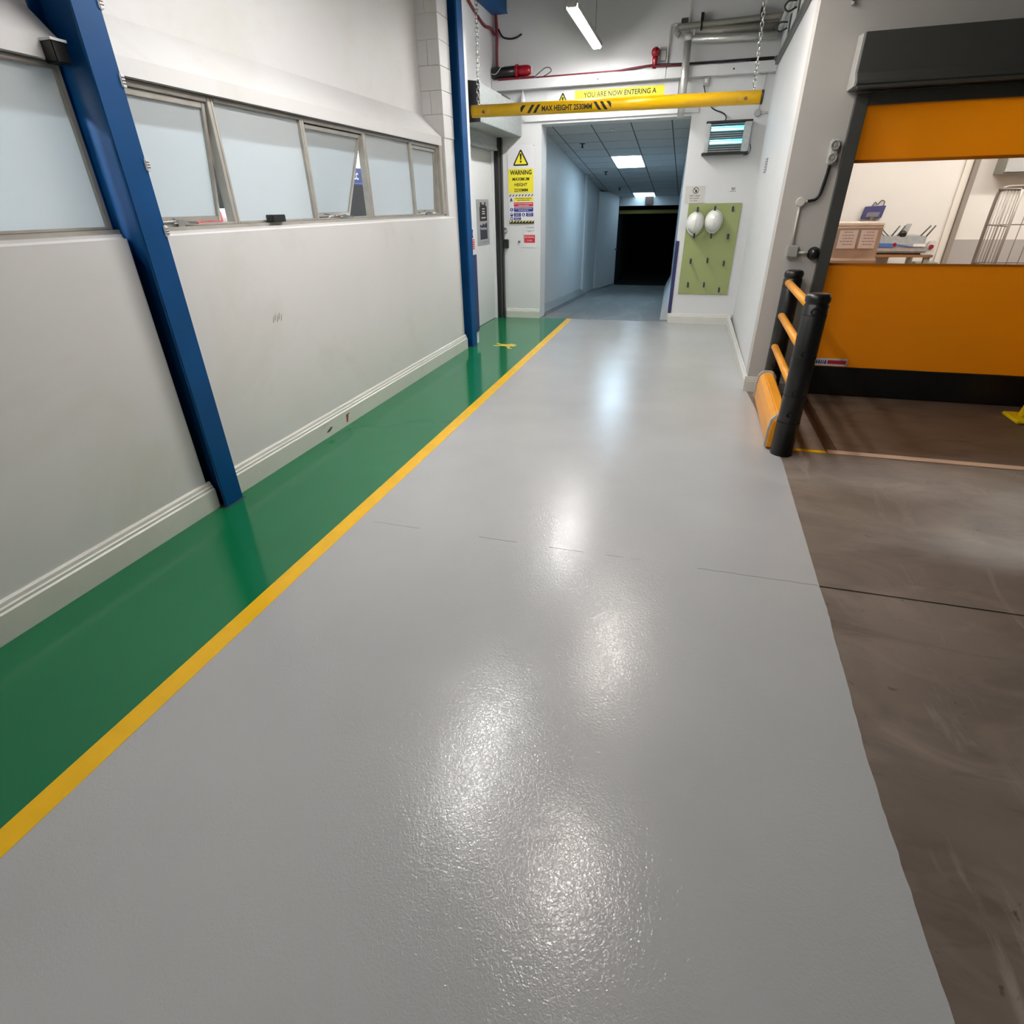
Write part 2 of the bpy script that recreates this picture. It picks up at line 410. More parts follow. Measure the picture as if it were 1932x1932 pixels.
# yellow walking-figure stencil on the green walkway
fig = MB()
fz0, fz1 = 0.003, 0.0045
fig.prism([(-2.185 + 0.035 * math.cos(a * PI / 6), 7.44 + 0.06 * math.sin(a * PI / 6)) for a in range(12)], 2, fz0, fz1)
fig.prism([(-2.21, 7.36), (-2.21, 7.52), (-2.27, 7.52), (-2.30, 7.47), (-2.30, 7.38), (-2.26, 7.35)], 2, fz0, fz1)
fig.prism([(-2.29, 7.39), (-2.30, 7.46), (-2.42, 7.40), (-2.46, 7.40), (-2.46, 7.37), (-2.41, 7.36)], 2, fz0, fz1)
fig.prism([(-2.29, 7.44), (-2.28, 7.49), (-2.38, 7.50), (-2.45, 7.54), (-2.455, 7.51), (-2.40, 7.45)], 2, fz0, fz1)
fig.prism([(-2.22, 7.36), (-2.25, 7.36), (-2.22, 7.25), (-2.16, 7.24), (-2.16, 7.27), (-2.20, 7.28)], 2, fz0, fz1)
fig.build('pedestrian_marking', mat('faded yellow paint', (232, 200, 60), 0.3, var=0.1, scale=30), fl)

# ---- left wall
wl = struct('wall_left')
for y0, y1 in ((-4.2, 2.475), (2.55, 7.11)):
    MB().box(-3.15, -2.79, y0, y1, -0.03, 1.605).build('plinth', WALL, wl, 0.022, 3)
    box('sill', ALU, (-2.95, -2.84, y0 + 0.02, y1 - 0.002, 1.605, 1.625), wl)
for y0, y1 in ((-4.2, 2.48), (2.56, 6.9)):
    MB().prism([(-2.838, 2.302), (-2.838, 2.384), (-3.05, 2.60), (-3.05, ZC), (-3.22, ZC), (-3.22, 2.302)], 1, y0, y1).build('upper_wall', WALL, wl)
box('column_backing', WALL, (-3.22, -2.96, 2.48, 2.60, 0.0, ZC), wl)
# painted block piers beside the columns
def pier(y0, y1, x1, z0, nm='block'):
    z = z0; k = 0
    while z < ZC:
        z2 = min(z + 0.215, ZC)
        xm = -3.05 + (x1 + 3.05) * (0.45 if k % 2 else 1.0)
        if k % 2:
            box(nm, WALL, (-3.05, xm - 0.002, y0, y1, z, z2 - 0.004), wl, 0.003)
            box(nm, WALL, (xm + 0.002, x1, y0, y1, z, z2 - 0.004), wl, 0.003)
        else:
            box(nm, WALL, (-3.05, x1, y0, y1, z, z2 - 0.004), wl, 0.003)
        z = z2; k += 1
pier(6.9, 7.20, -2.80, 2.38)
box('pier_core', WALL, (-3.2, -2.81, 6.91, 7.20, 0, ZC), wl)
box('corner_pier', WALLB, (-3.2, -2.735, 7.37, 7.56, 0, ZC), wl)
box('corner_guard', BLUED, (-2.76, -2.722, 7.40, 7.575, 0.16, 1.14), wl)
MB().prism([(7.56, 0), (7.56, ZC), (9.58, ZC), (9.58, 0), (9.47, 0), (9.47, 2.52), (8.42, 2.52), (8.42, 0)], 0, -3.22, -3.06).build('far_wall', WALLB, wl)
# ---- moulded skirtings
def skirt_prof(h, d): return [(0, 0), (d, 0), (d, h * 0.72), (d * 0.72, h * 0.76), (d * 0.72, h * 0.83), (d * 0.5, h * 0.86), (d * 0.42, h * 0.95), (d * 0.2, h), (0, h)]
def skirt_y(name, x, sgn, y0, y1, h=0.185, d=0.035): 
    o = MB().prism([(x + sgn * p, q) for p, q in skirt_prof(h, d)], 1, y0, y1).build(name, SKIRT); o['kind'] = 'structure'; return o
def skirt_x(name, y, x0, x1, h=0.15, d=0.03):
    o = MB().prism([(y - p, q) for p, q in skirt_prof(h, d)], 0, x0, x1).build(name, SKIRT); o['kind'] = 'structure'; return o
skirt_y('baseboard_left', -2.79, 1, -4.2, 2.478); skirt_y('baseboard_left', -2.79, 1, 2.60, 7.16)

rust = mat('rust chip', (150, 84, 58), 0.7, var=0.2, scale=40); scuffm = mat('scuff', (92, 90, 84), 0.7, var=0.2, scale=40)
flat(MB(), (-2.7548, 4.06, 0.07), YR, ZR, [(-0.02, -0.035), (0.005, -0.04), (0.03, 0.02), (0.055, 0.035), (-0.01, 0.03)], 0.0004).build('paint_chip', rust, bpy.data.objects['baseboard_left.001'])
flat(MB(), (-2.7548, 3.78, 0.055), YR, ZR, [(-0.05, -0.01), (0.0, -0.012), (0.05, 0.012), (0.02, 0.022), (-0.03, 0.006)], 0.0004).build('scuff_mark', scuffm, bpy.data.objects['baseboard_left.001'])
mb = MB()
for k in range(5): flat(mb, (-2.7895, 3.42 + k * 0.022, 1.02 + 0.012 * (k % 2)), YR, ZR, [(-0.008, -0.025), (0.0, -0.02), (0.014, 0.022), (0.008, 0.018)], 0.0006)
mb.build('scuff_mark', scuffm, wl, kind='stuff')
# ---- back wall with the corridor opening
wb = struct('wall_back')
YB = 9.58
MB().box(-3.22, -2.335, YB, 9.92, 0, 2.742).box(-0.205, 1.0, YB, 9.92, 0, 2.742).box(-3.22, 1.0, YB, 9.92, 2.742, ZC).build('masonry', WALLB, wb)
MB().box(-2.595, -0.12, 9.55, YB, 2.775, 2.835).build('header_board', WALLB, wb, 0.003)
skirt_x('baseboard_back', YB, -2.92, -2.335); skirt_x('baseboard_back', YB, -0.21, 0.76)
MB().box(-0.212, -0.165, 9.565, YB, 0.15, 1.19).box(-0.217, -0.205, YB, 9.9, 0.15, 1.19).build('corner_guard', BLUED, wb, 0.003)
# ---- right return wall and the wall facing the camera
wr = struct('wall_right')
MB().prism([(0.722, 5.95), (0.785, 9.60), (1.0, 9.60), (1.0, 5.97)], 2, 0, ZC).build('masonry', WALLB, wr)
MB().prism([(0.725 - p, q) for p, q in skirt_prof(0.15, 0.025)], 1, 5.95, 9.55).build('baseboard_right', SKIRT)['kind'] = 'structure'
skirt_x('baseboard_front', 5.95, 0.70, 1.09, 0.15, 0.02)
wf = struct('wall_front')
MB().box(0.722, 1.20, 5.95, 6.15, 0, ZC).box(4.3, 7.2, 5.95, 6.15, 0, ZC).box(1.20, 4.3, 5.95, 6.15, 2.42, ZC).build('masonry', WALLG, wf)
# ---- roof and the unseen sides that close the hall
for nm, d in (('ceiling', (-7.2, 7.4, -4.4, 10.0, ZC, ZC + 0.1)), ):
    box(nm, DARKC, d)['kind'] = 'structure'
box('wall_rear', WALLG, (-3.3, 7.3, -4.4, -4.2, -0.2, ZC))['kind'] = 'structure'
box('wall_side', WALLG, (7.2, 7.4, -4.4, 6.2, -0.2, ZC))['kind'] = 'structure'

# ---- corridor beyond the opening (it runs gently downhill)
YE = 17.9
def cfz(y): return -0.053 * max(0.0, y - 9.6)
def ccz(y): return 2.755 - 0.112 * (y - 9.95)
def crx(y): return -0.205 - 0.030 * (y - 9.92)
cf = struct('floor_corridor')
MB().poly([(-2.6, 9.60, 0), (0.0, 9.60, 0), (0.0, YE + 3, cfz(YE + 3)), (-2.6, YE + 3, cfz(YE + 3)), (-2.6, 9.60, -0.2), (0.0, 9.60, -0.2), (0.0, YE + 3, -1), (-2.6, YE + 3, -1)])
mb = MB(); mb.prism([(9.60, -0.2), (9.60, 0.0), (YE + 0.05, cfz(YE + 0.05)), (YE + 0.05, -1.2)], 0, -2.6, 0.1).build('corridor_floor', CFLOOR, cf)
cl = struct('wall_corridor_left')
MB().prism([(9.92, -0.3), (9.92, 2.9), (YE, 2.9), (YE, -1.0)], 0, -2.75, -2.45).build('corridor_wall', CWALL, cl)
MB().box(-2.45, -2.41, 14.25, 14.55, -0.35, 2.4).build('corridor_post', CWALL, cl)
mb = MB(); b0 = len(mb.v)
for y in (9.93, 14.2): mb.v += [(-2.45, y, cfz(y) - 0.02), (-2.30, y, cfz(y) - 0.02), (-2.34, y, cfz(y) + 0.06), (-2.45, y, cfz(y) + 0.15)]
mb.f += [(0, 1, 2, 3), (7, 6, 5, 4), (0, 4, 5, 1), (1, 5, 6, 2), (2, 6, 7, 3), (3, 7, 4, 0)]
mb.build('kerb', CFLOOR, cl)
crw = struct('wall_corridor_right')
mb = MB(); mb.v += [(crx(9.92), 9.92, -0.3), (crx(YE), YE, -1.0), (crx(YE), YE, 2.9), (crx(9.92), 9.92, 2.9), (0.2, 9.92, -0.3), (0.2, YE, -1.0), (0.2, YE, 2.9), (0.2, 9.92, 2.9)]
mb.f += [(0, 1, 2, 3), (7, 6, 5, 4), (0, 4, 5, 1), (1, 5, 6, 2), (2, 6, 7, 3), (3, 7, 4, 0)]
mb.build('corridor_wall', CWALL, crw)
mb = MB(); mb.v += [(crx(y) - d, y, cfz(y) + h) for y in (9.93, 17.0) for d, h in ((0, -0.02), (0.14, -0.02), (0.10, 0.12), (0, 0.35))]
mb.f += [(0, 1, 2, 3), (7, 6, 5, 4), (0, 4, 5, 1), (1, 5, 6, 2), (2, 6, 7, 3), (3, 7, 4, 0)]
mb.build('kerb', CWALL, crw)
ce = struct('wall_corridor_end')
zE = 1.64
MB().box(-2.75, 0.2, YE, YE + 0.2, zE, 2.3).box(-2.75, -2.10, YE, YE + 0.2, -1, zE).build('end_wall', CWALL, ce)
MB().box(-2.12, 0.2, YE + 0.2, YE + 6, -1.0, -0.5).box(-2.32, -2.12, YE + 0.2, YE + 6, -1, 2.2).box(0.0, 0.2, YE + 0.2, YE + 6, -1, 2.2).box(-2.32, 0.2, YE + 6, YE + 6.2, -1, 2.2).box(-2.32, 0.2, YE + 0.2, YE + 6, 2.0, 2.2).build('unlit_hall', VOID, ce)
MB().box(-2.10, -0.30, YE + 0.25, YE + 0.33, 1.44, 1.53).build('height_beam', OLIVE, ce)
# ceiling grid and tiles
cc = struct('ceiling_corridor')
rows = []; y = 9.94
while y < YE: rows.append(y); y += 0.6
dz = math.atan(0.112)
xs = [-2.86, -2.265, -1.67, -1.075, -0.48, 0.115]
tm = MB().box(0.010, 0.585, 0.010, 0.590, 0, 0.012).mesh('ceiling_tile'); tm.materials.append(TILE)
panels = {(2, 4), (2, 12)}
PANEL = []
for j, y in enumerate(rows):
    for i in range(5):
        if i == 2 and j in (4, 5, 12, 13): continue
        o = link('ceiling_tile', tm, cc); o.location = (xs[i], y, ccz(y)); o.rotation_euler = (-dz, 0, 0)
        o.matrix_parent_inverse = Matrix.Identity(4)
mb = MB(); mb.v += [(-2.9, 9.92, ccz(9.92) + 0.004), (0.2, 9.92, ccz(9.92) + 0.004), (0.2, YE, ccz(YE) + 0.004), (-2.9, YE, ccz(YE) + 0.004), (-2.9, 9.92, 3.1), (0.2, 9.92, 3.1), (0.2, YE, 3.0), (-2.9, YE, 3.0)]
mb.f += [(0, 1, 2, 3), (7, 6, 5, 4), (0, 4, 5, 1), (1, 5, 6, 2), (2, 6, 7, 3), (3, 7, 4, 0)]
mb.build('grid', TBAR, cc)
for k, j in enumerate((4, 12)):
    y0 = rows[j]; ya, yb_ = y0 + 0.02, y0 + 1.18
    t = thing('ceiling_panel_light', (-1.37, (ya + yb_) / 2, ccz((ya + yb_) / 2)), ('lit rectangular ceiling panel light nearer the corridor entrance', 'lit rectangular ceiling panel light deeper in the corridor, above the dark doorway')[k], 'ceiling light', 'panel lights in the corridor ceiling')
    mb = MB()
    for a, b, c_, d in ((xs[2] + 0.005, xs[3] - 0.005, ya, yb_), ):
        mb.v += [(a, c_, ccz(c_) - 0.004), (b, c_, ccz(c_) - 0.004), (b, d, ccz(d) - 0.004), (a, d, ccz(d) - 0.004), (a, c_, ccz(c_) + 0.004), (b, c_, ccz(c_) + 0.004), (b, d, ccz(d) + 0.004), (a, d, ccz(d) + 0.004)]
        mb.f += [(0, 3, 2, 1), (4, 5, 6, 7), (0, 1, 5, 4), (1, 2, 6, 5), (2, 3, 7, 6), (3, 0, 4, 7)]
    mb.build('frame', WHITE, t)
    mb = MB(); a, b, c_, d = xs[2] + 0.03, xs[3] - 0.03, ya + 0.03, yb_ - 0.03
    mb.v += [(a, c_, ccz(c_) - 0.012), (b, c_, ccz(c_) - 0.012), (b, d, ccz(d) - 0.012), (a, d, ccz(d) - 0.012), (a, c_, ccz(c_) - 0.003), (b, c_, ccz(c_) - 0.003), (b, d, ccz(d) - 0.003), (a, d, ccz(d) - 0.003)]
    mb.f += [(0, 3, 2, 1), (4, 5, 6, 7), (0, 1, 5, 4), (1, 2, 6, 5), (2, 3, 7, 6), (3, 0, 4, 7)]
    mb.build('diffuser', (LAMP_CORR, LAMP_CORR2)[k], t)
for k, (x, y) in enumerate(((-2.0, 11.2), (-1.95, 13.9), (-1.9, 16.2))):
    t = thing('sprinkler_head', (x, y, ccz(y)), ('dark sprinkler head on corridor ceiling, nearest of the three to the opening', 'dark sprinkler head on corridor ceiling, middle one of three', 'dark sprinkler head on corridor ceiling, deepest of the three')[k], 'sprinkler', 'sprinkler heads on the corridor ceiling')
    MB().cyl((x, y, ccz(y)), (x, y, ccz(y) - 0.06), 0.012, 8).build('body', BLACKM, t)
    MB().cyl((x, y, ccz(y) - 0.002), (x, y, ccz(y) - 0.012), 0.045, 12).build('rose', DARKG, t)
    MB().cyl((x, y, ccz(y) - 0.06), (x, y, ccz(y) - 0.066), 0.028, 10).build('deflector', BLACKM, t)
t = thing('smoke_detector', (-1.39, 10.33, ccz(10.33)), 'tiny lit white detector on the first row of corridor ceiling tiles', 'detector')
MB().lathe([(0.03, 0.0), (0.032, -0.012), (0.02, -0.022), (0.004, -0.024)], (-1.39, 10.33, ccz(10.33)), 'z', 12).build('housing', WHITE, t)
# the open leaf of the corridor door
dr = struct('door_1')
zh = cfz(16.6)
ang = [(-2.43, 16.25), (-2.085, 17.75)]
d = (Vector(ang[1]) - Vector(ang[0])); dn = d.normalized(); nn = Vector((dn.y, -dn.x)) * 0.025
mb = MB(); q = [Vector(ang[0]) - nn, Vector(ang[1]) - nn, Vector(ang[1]) + nn, Vector(ang[0]) + nn]
mb.prism([tuple(p) for p in q], 2, cfz(17.75) + 0.06, 1.98).build('door_leaf', CWALL, dr, 0.004)
hp = Vector(ang[1]) - dn * 0.08 + nn
MB().cyl((hp.x, hp.y, 0.55), (hp.x + nn.x * 2, hp.y + nn.y * 2, 0.55), 0.02, 8).cyl((hp.x + nn.x * 2, hp.y + nn.y * 2, 0.55), (hp.x + nn.x * 2 - dn.x * 0.12, hp.y + nn.y * 2 - dn.y * 0.12, 0.55), 0.012, 8).build('door_handle', DARKG, dr)
bx = tag(box('sign_box', mat('dark brown box', (70, 52, 44), 0.6), (-1.36, -1.14, YE - 0.06, YE, 1.67, 1.86)), 'small dark brown box on the end wall above the black doorway of the corridor', 'sign')

# ---- packing room behind the orange door
pf = struct('floor_packing'); box('room_floor', CONC, (1.0, 6.3, 6.3, 9.7, -0.2, 0.0), pf)
pw = struct('wall_packing')
YP = 9.55
MB().box(1.0, 6.3, YP, YP + 0.2, 0, 3.2).box(6.3, 6.5, 6.15, YP + 0.2, 0, 3.2).build('masonry', CREAM, pw)
box('wall_panel', PANELW, (3.24, 3.32, YP - 0.025, YP, 0, 3.2), pw)
box('dado_panel', DADO, (3.40, 6.3, YP - 0.012, YP, 0, 1.205), pw)
box('corner_post', mat('grey trunking', (142, 132, 122), 0.5), (3.325, 3.385, YP - 0.06, YP, 0, 3.2), pw, 0.004)
box('ceiling_packing', CREAM, (1.0, 6.3, 6.15, 9.7, 3.2, 3.3))['kind'] = 'structure'
for k, (x, y) in enumerate(((2.6, 7.35), (4.6, 7.8))):
    t = thing('ceiling_batten', (x, y, 3.16), ('warm white batten light over the packing bench, out of view above the door window', 'warm white batten light over the wire cage, out of view above the door window')[k], 'light', 'battens in the packing room')
    box('body', WHITE, (x - 0.75, x + 0.75, y - 0.05, y + 0.05, 3.16, 3.2), t); box('diffuser', LAMP_PACK, (x - 0.74, x + 0.74, y - 0.06, y + 0.06, 3.11, 3.16), t, 0.01)

# ---- office behind the frosted windows
ow = struct('wall_office')
MB().box(-7.0, -6.8, -4.2, 9.6, 0, ZC).box(-7.0, -3.2, 9.4, 9.6, 0, ZC).box(-7.0, -3.2, -4.4, -4.2, 0, ZC).build('masonry', OFFICEW, ow)
box('floor_office', DADO, (-7.0, -3.15, -4.2, 9.6, -0.2, 0.0))['kind'] = 'structure'
for k, y in enumerate((-0.2, 1.9, 4.4, 7.1)):
    t = thing('office_batten', (-4.9, y, 3.4), ('office batten light nearest the rear wall, behind the frosted windows', 'office batten light behind the first blue column', 'office batten light behind the middle frosted windows', 'office batten light behind the far end of the frosted windows')[k], 'light', 'battens in the office behind the windows')
    box('body', WHITE, (-4.97, -4.83, y - 0.75, y + 0.75, 3.40, 3.46), t); box('diffuser', LAMP_OFF, (-4.96, -4.84, y - 0.74, y + 0.74, 3.33, 3.40), t, 0.01)

# ================================================================== WINDOWS
XW = -2.87
def frame_y(mb, x0, x1, y0, y1, z0, z1, t, tb=None):
    tb = tb or t
    mb.box(x0, x1, y0, y0 + t, z0, z1).box(x0, x1, y1 - t, y1, z0, z1).box(x0, x1, y0 + t, y1 - t, z1 - t, z1).box(x0, x1, y0 + t, y1 - t, z0, z0 + tb)
    return mb
def window(n, y0, y1, tilt=None):
    wn = struct('window_%d' % n, (XW, (y0 + y1) / 2, 1.625))
    z0, z1 = 1.625, 2.298
    if tilt is None:
        frame_y(MB(), XW - 0.05, XW, y0, y1, z0, z1, 0.022, 0.014).build('window_frame', ALU, wn, 0.003)
        box('pane', FROST, (XW - 0.028, XW - 0.022, y0 + 0.02, y1 - 0.02, z0 + 0.012, z1 - 0.02), wn)
    else:
        frame_y(MB(), XW - 0.06, XW, y0, y1, z0, z1, 0.03, 0.014).build('window_frame', ALU, wn, 0.003)
        h = z1 - 0.035; a = math.radians(tilt); D = Vector((-math.sin(a), 0, -math.cos(a))); X = Vector((math.cos(a), 0, -math.sin(a)))
        S = (h - z0 - 0.022) / math.cos(a); xs_ = XW - 0.03; ya, yb_ = y0 + 0.035, y1 - 0.035; t = 0.028
        def P(y, s, d): return Vector((xs_, y, h)) + D * s + X * d
        def ob(mb, ya, yb_, s0, s1, d0, d1):
            return mb.obox((P(ya, s0, d0) + P(yb_, s1, d1)) / 2, X * ((d1 - d0) / 2), Vector((0, (yb_ - ya) / 2, 0)), D * ((s1 - s0) / 2))
        mb = MB(); ob(mb, ya, ya + t, 0, S, -0.02, 0.015); ob(mb, yb_ - t, yb_, 0, S, -0.02, 0.015); ob(mb, ya + t, yb_ - t, 0, t, -0.02, 0.015); ob(mb, ya + t, yb_ - t, S - t, S, -0.02, 0.015)
        cs = mb.build('casement', ALU, wn, 0.003)
        ROOTLOC[cs.name] = ROOTLOC[wn.name]
        p = ob(MB(), ya + 0.02, yb_ - 0.02, 0.02, S - 0.02, -0.006, 0.0).build('pane', FROST)
        p.parent = cs; p.matrix_parent_inverse = cs.matrix_basis.inverted()
        # bar stay along the sill
        mb = MB(); yc = (ya + yb_) / 2 - 0.05
        mb.tube([(XW - 0.01, yc - 0.22, 1.645), (XW + 0.012, yc - 0.06, 1.652), (XW + 0.02, yc + 0.10, 1.64)], 0.006, 6)
        mb.tube([(XW + 0.01, yc - 0.02, 1.650), tuple(P(yc + 0.04, S - 0.02, 0.01))], 0.005, 6)
        mb.box(XW - 0.01, XW + 0.02, yc - 0.05, yc + 0.0, 1.625, 1.66)
        mb.build('window_stay', STEEL, wn)
    return wn
window(1, -1.0, 0.9); window(2, 0.9, 2.466)
window(3, 2.56, 3.39, 7.5); window(4, 3.39, 4.29); window(5, 4.29, 5.20, 19.0); window(6, 5.20, 6.13); window(7, 6.13, 6.82, 3.0)
box('trim_1', ALU, (-2.96, -2.84, 6.82, 6.93, 1.61, 2.34), None, 0.004)['kind'] = 'structure'
MB().box(-2.87, -2.842, 2.62, 6.80, 2.296, 2.3025).build('trim_2', DARKG)['kind'] = 'structure'

# objects glimpsed behind the open casements
t = thing('storage_cabinet', (-4.5, 7.7, 0), 'tall dark cabinet glimpsed through the wide open window flap', 'cabinet')
box('carcass', BLACKM, (-4.8, -4.3, 6.9, 8.7, 0.0, 1.97), t, 0.01); box('door', BLACKM, (-4.3, -4.285, 6.92, 7.78, 0.05, 1.94), t); box('door', BLACKM, (-4.3, -4.285, 7.80, 8.68, 0.05, 1.94), t)
t = thing('office_sign', (-4.4, 7.7, 1.97), 'navy sign with white letters standing on the dark cabinet behind the window', 'sign')
box('panel', mat('navy sign', (30, 44, 96), 0.5), (-4.42, -4.40, 7.0, 8.4, 1.97, 2.17), t); box('stripe', MBLUE, (-4.4, -4.398, 7.0, 8.4, 1.99, 2.0), t)
add_text(MB(), 'tc', (-4.4, 7.62, 2.085), YR, ZR, 0.13, 0.10, 0.02).build('lettering', WHITE, t)
t = thing('tall_locker', (-4.5, 5.0, 0), 'tall dark locker far back behind the slightly open window next to the first column', 'locker')
box('carcass', BLACKM, (-4.9, -4.5, 4.3, 6.3, 0, 2.3), t, 0.01); box('door', BLACKM, (-4.5, -4.487, 4.32, 5.29, 0.05, 2.25), t); box('door', BLACKM, (-4.5, -4.487, 5.31, 6.28, 0.05, 2.25), t)
t = thing('tool_cupboard', (-4.0, 4.4, 0), 'low black cupboard under two cartons behind the slightly open window', 'cupboard')
box('carcass', BLACKM, (-4.3, -4.0, 4.0, 5.0, 0, 1.56), t, 0.01); box('door', BLACKM, (-4.0, -3.985, 4.02, 4.98, 0.05, 1.53), t)
tag(box('red_carton', RED, (-4.25, -4.05, 4.35, 4.6, 1.56, 1.70), None, 0.005), 'red carton on the black cupboard behind the window', 'carton')
tag(box('white_carton', WHITE, (-4.25, -4.02, 4.62, 4.72, 1.56, 1.72), None, 0.005), 'narrow white carton on the black cupboard behind the window', 'carton')

# ================================================================== BLUE COLUMNS
def column(y0, y1, label, marks):
    t = thing('steel_column', (-2.75, (y0 + y1) / 2, 0), label, 'column', 'blue steel columns along the left wall')
    ym = (y0 + y1) / 2
    MB().prism([(-2.700, y0), (-2.700, y1), (-2.718, y1), (-2.745, ym + 0.012), (-2.745, ym - 0.012), (-2.718, y0)], 2, 0.0, ZC).build('front_flange', BLUE, t, 0.003)
    box('web', BLUE, (-2.95, -2.745, ym - 0.010, ym + 0.010, 0.0, ZC), t)
    box('back_flange', BLUE, (-2.958, -2.945, y0 + 0.01, y1 - 0.01, 0.0, ZC), t)
    MB().box(-2.78, -2.690, y0 - 0.012, y1 + 0.012, 0.0, 0.006).build('foot_plate', DARKG, t)
    for z in marks:
        c = MB().box(-2.712, -2.690, y1 - 0.014, y1 + 0.012, z - 0.028, z + 0.028).build('cable_clip', WHITE, t, 0.004)
        ROOTLOC[c.name] = ROOTLOC[t.name]
        m_ = MB()
        for dz_ in (-0.012, 0.0, 0.012): m_.box(-2.6899, -2.6885, y1 - 0.009, y1 + 0.008, z + dz_ - 0.002, z + dz_ + 0.002)
        s = m_.build('clip_slot', PRINTK, kind='stuff'); s.parent = c
column(2.475, 2.628, 'near blue painted steel column, tallest in view, with small white clips on its edge', (2.535, 2.25, 1.91, 1.61))
column(7.212, 7.385, 'far blue painted steel column beside the shuttered white door', ())
bb = thing('junction_box', (-2.78, 2.39, 2.30), 'small black box with a pale top by the near blue column above the window', 'box')
box('body', BLACK, (-2.845, -2.775, 2.385, 2.455, 2.285, 2.362), bb, 0.004); box('lid', WHITE, (-2.845, -2.772, 2.382, 2.458, 2.362, 2.372), bb)
tag(box('black_block', BLACK, (-2.86, -2.80, 3.66, 3.80, 1.626, 1.672), None, 0.004), 'small black block lying on the window ledge under the fixed frosted pane', 'block')
bm_ = thing('steel_beam', (-2.95, 8.9, 4.02), 'blue steel beam end overhead in the far left corner', 'beam')
MB().box(-3.05, -2.83, 8.2, 9.57, 4.02, 4.035).build('bottom_flange', BLUE, bm_); MB().box(-2.95, -2.93, 8.2, 9.57, 4.035, 4.35).build('web', BLUE, bm_); MB().box(-3.05, -2.83, 8.2, 9.57, 4.35, 4.365).build('top_flange', BLUE, bm_)
box('stiffener', BLUE, (-2.93, -2.84, 8.2, 9.57, 4.035, 4.35), bm_)

# ================================================================== SHUTTERED WHITE DOOR
dd = struct('door_2', (-3.1, 8.95, 0))
box('door_leaf', WALLB, (-3.13, -3.10, 8.43, 9.46, 0.006, 2.43), dd, 0.004)
box('door_head', GALV, (-3.12, -3.065, 8.43, 9.46, 2.43, 2.52), dd)
MB().box(-3.075, -3.058, 8.40, 8.425, 0, 2.5).build('door_jamb', DARKG, dd)
sh = thing('roller_shutter', (-2.85, 8.6, 2.6), 'galvanised roller shutter box above the white door, black end plate towards us', 'shutter')
MB().prism([(-3.06, 2.60), (-2.64, 2.60), (-2.64, 2.985), (-2.95, 3.02), (-3.06, 3.02)], 1, 7.70, 9.575).build('shutter_box', GALV, sh, 0.004)
MB().prism([(-3.06, 2.595), (-2.637, 2.595), (-2.637, 2.99), (-2.95, 3.03), (-3.06, 3.03)], 1, 7.675, 7.70).build('end_plate', BLACK, sh)
box('lid_strip', BLACK, (-2.655, -2.636, 8.62, 8.98, 2.975, 2.992), sh)
mb = MB()
for k in range(6): mb.box(-3.06 + 0.01 * (k % 2), -3.0, 8.0, 9.47, 2.46 + k * 0.025, 2.482 + k * 0.025)
mb.build('curtain_slats', GALV, sh)
box('bottom_rail', GALV, (-3.07, -2.985, 8.0, 9.46, 2.43, 2.458), sh, 0.004)
MB().box(-3.05, -2.995, 9.475, 9.578, 0.004, 2.60).build('guide_rail', BLACK, sh)
MB().box(-2.995, -2.970, 9.49, 9.578, 0.004, 2.60).build('guide_rail', DARKG, sh)
MB().box(-2.970, -2.945, 9.50, 9.578, 0.004, 2.60).build('guide_rail', BLACK, sh)
tag(box('lock_keeper', BLACK, (-2.942, -2.865, 9.52, 9.578, 1.09, 1.22), None, 0.008), 'black latch block on the wall beside the shutter guide rail', 'latch')
t = thing('cable_gland', (-2.92, 9.56, 1.33), 'small grey hook fitting above the black latch block', 'hook')
MB().tube(curve_pts([(-2.93, 9.575, 1.37), (-2.90, 9.55, 1.38), (-2.885, 9.54, 1.345), (-2.905, 9.54, 1.315), (-2.925, 9.545, 1.33)]), 0.008, 6).build('hook', PIPEG, t)
MB().cyl((-2.93, 9.578, 1.38), (-2.93, 9.56, 1.38), 0.014, 8).build('plate', PIPEG, t)
t = thing('wall_button', (-2.69, 9.57, 1.19), 'small round grey knob on the wall beside the red sign', 'knob')
MB().lathe([(0.022, 0.0), (0.022, -0.012), (0.012, -0.022)], (-2.69, 9.58, 1.185), 'y', 12).build('base', PIPEG, t); MB().lathe([(0.010, -0.022), (0.008, -0.03)], (-2.69, 9.58, 1.185), 'y', 10).build('cap', BLACK, t)

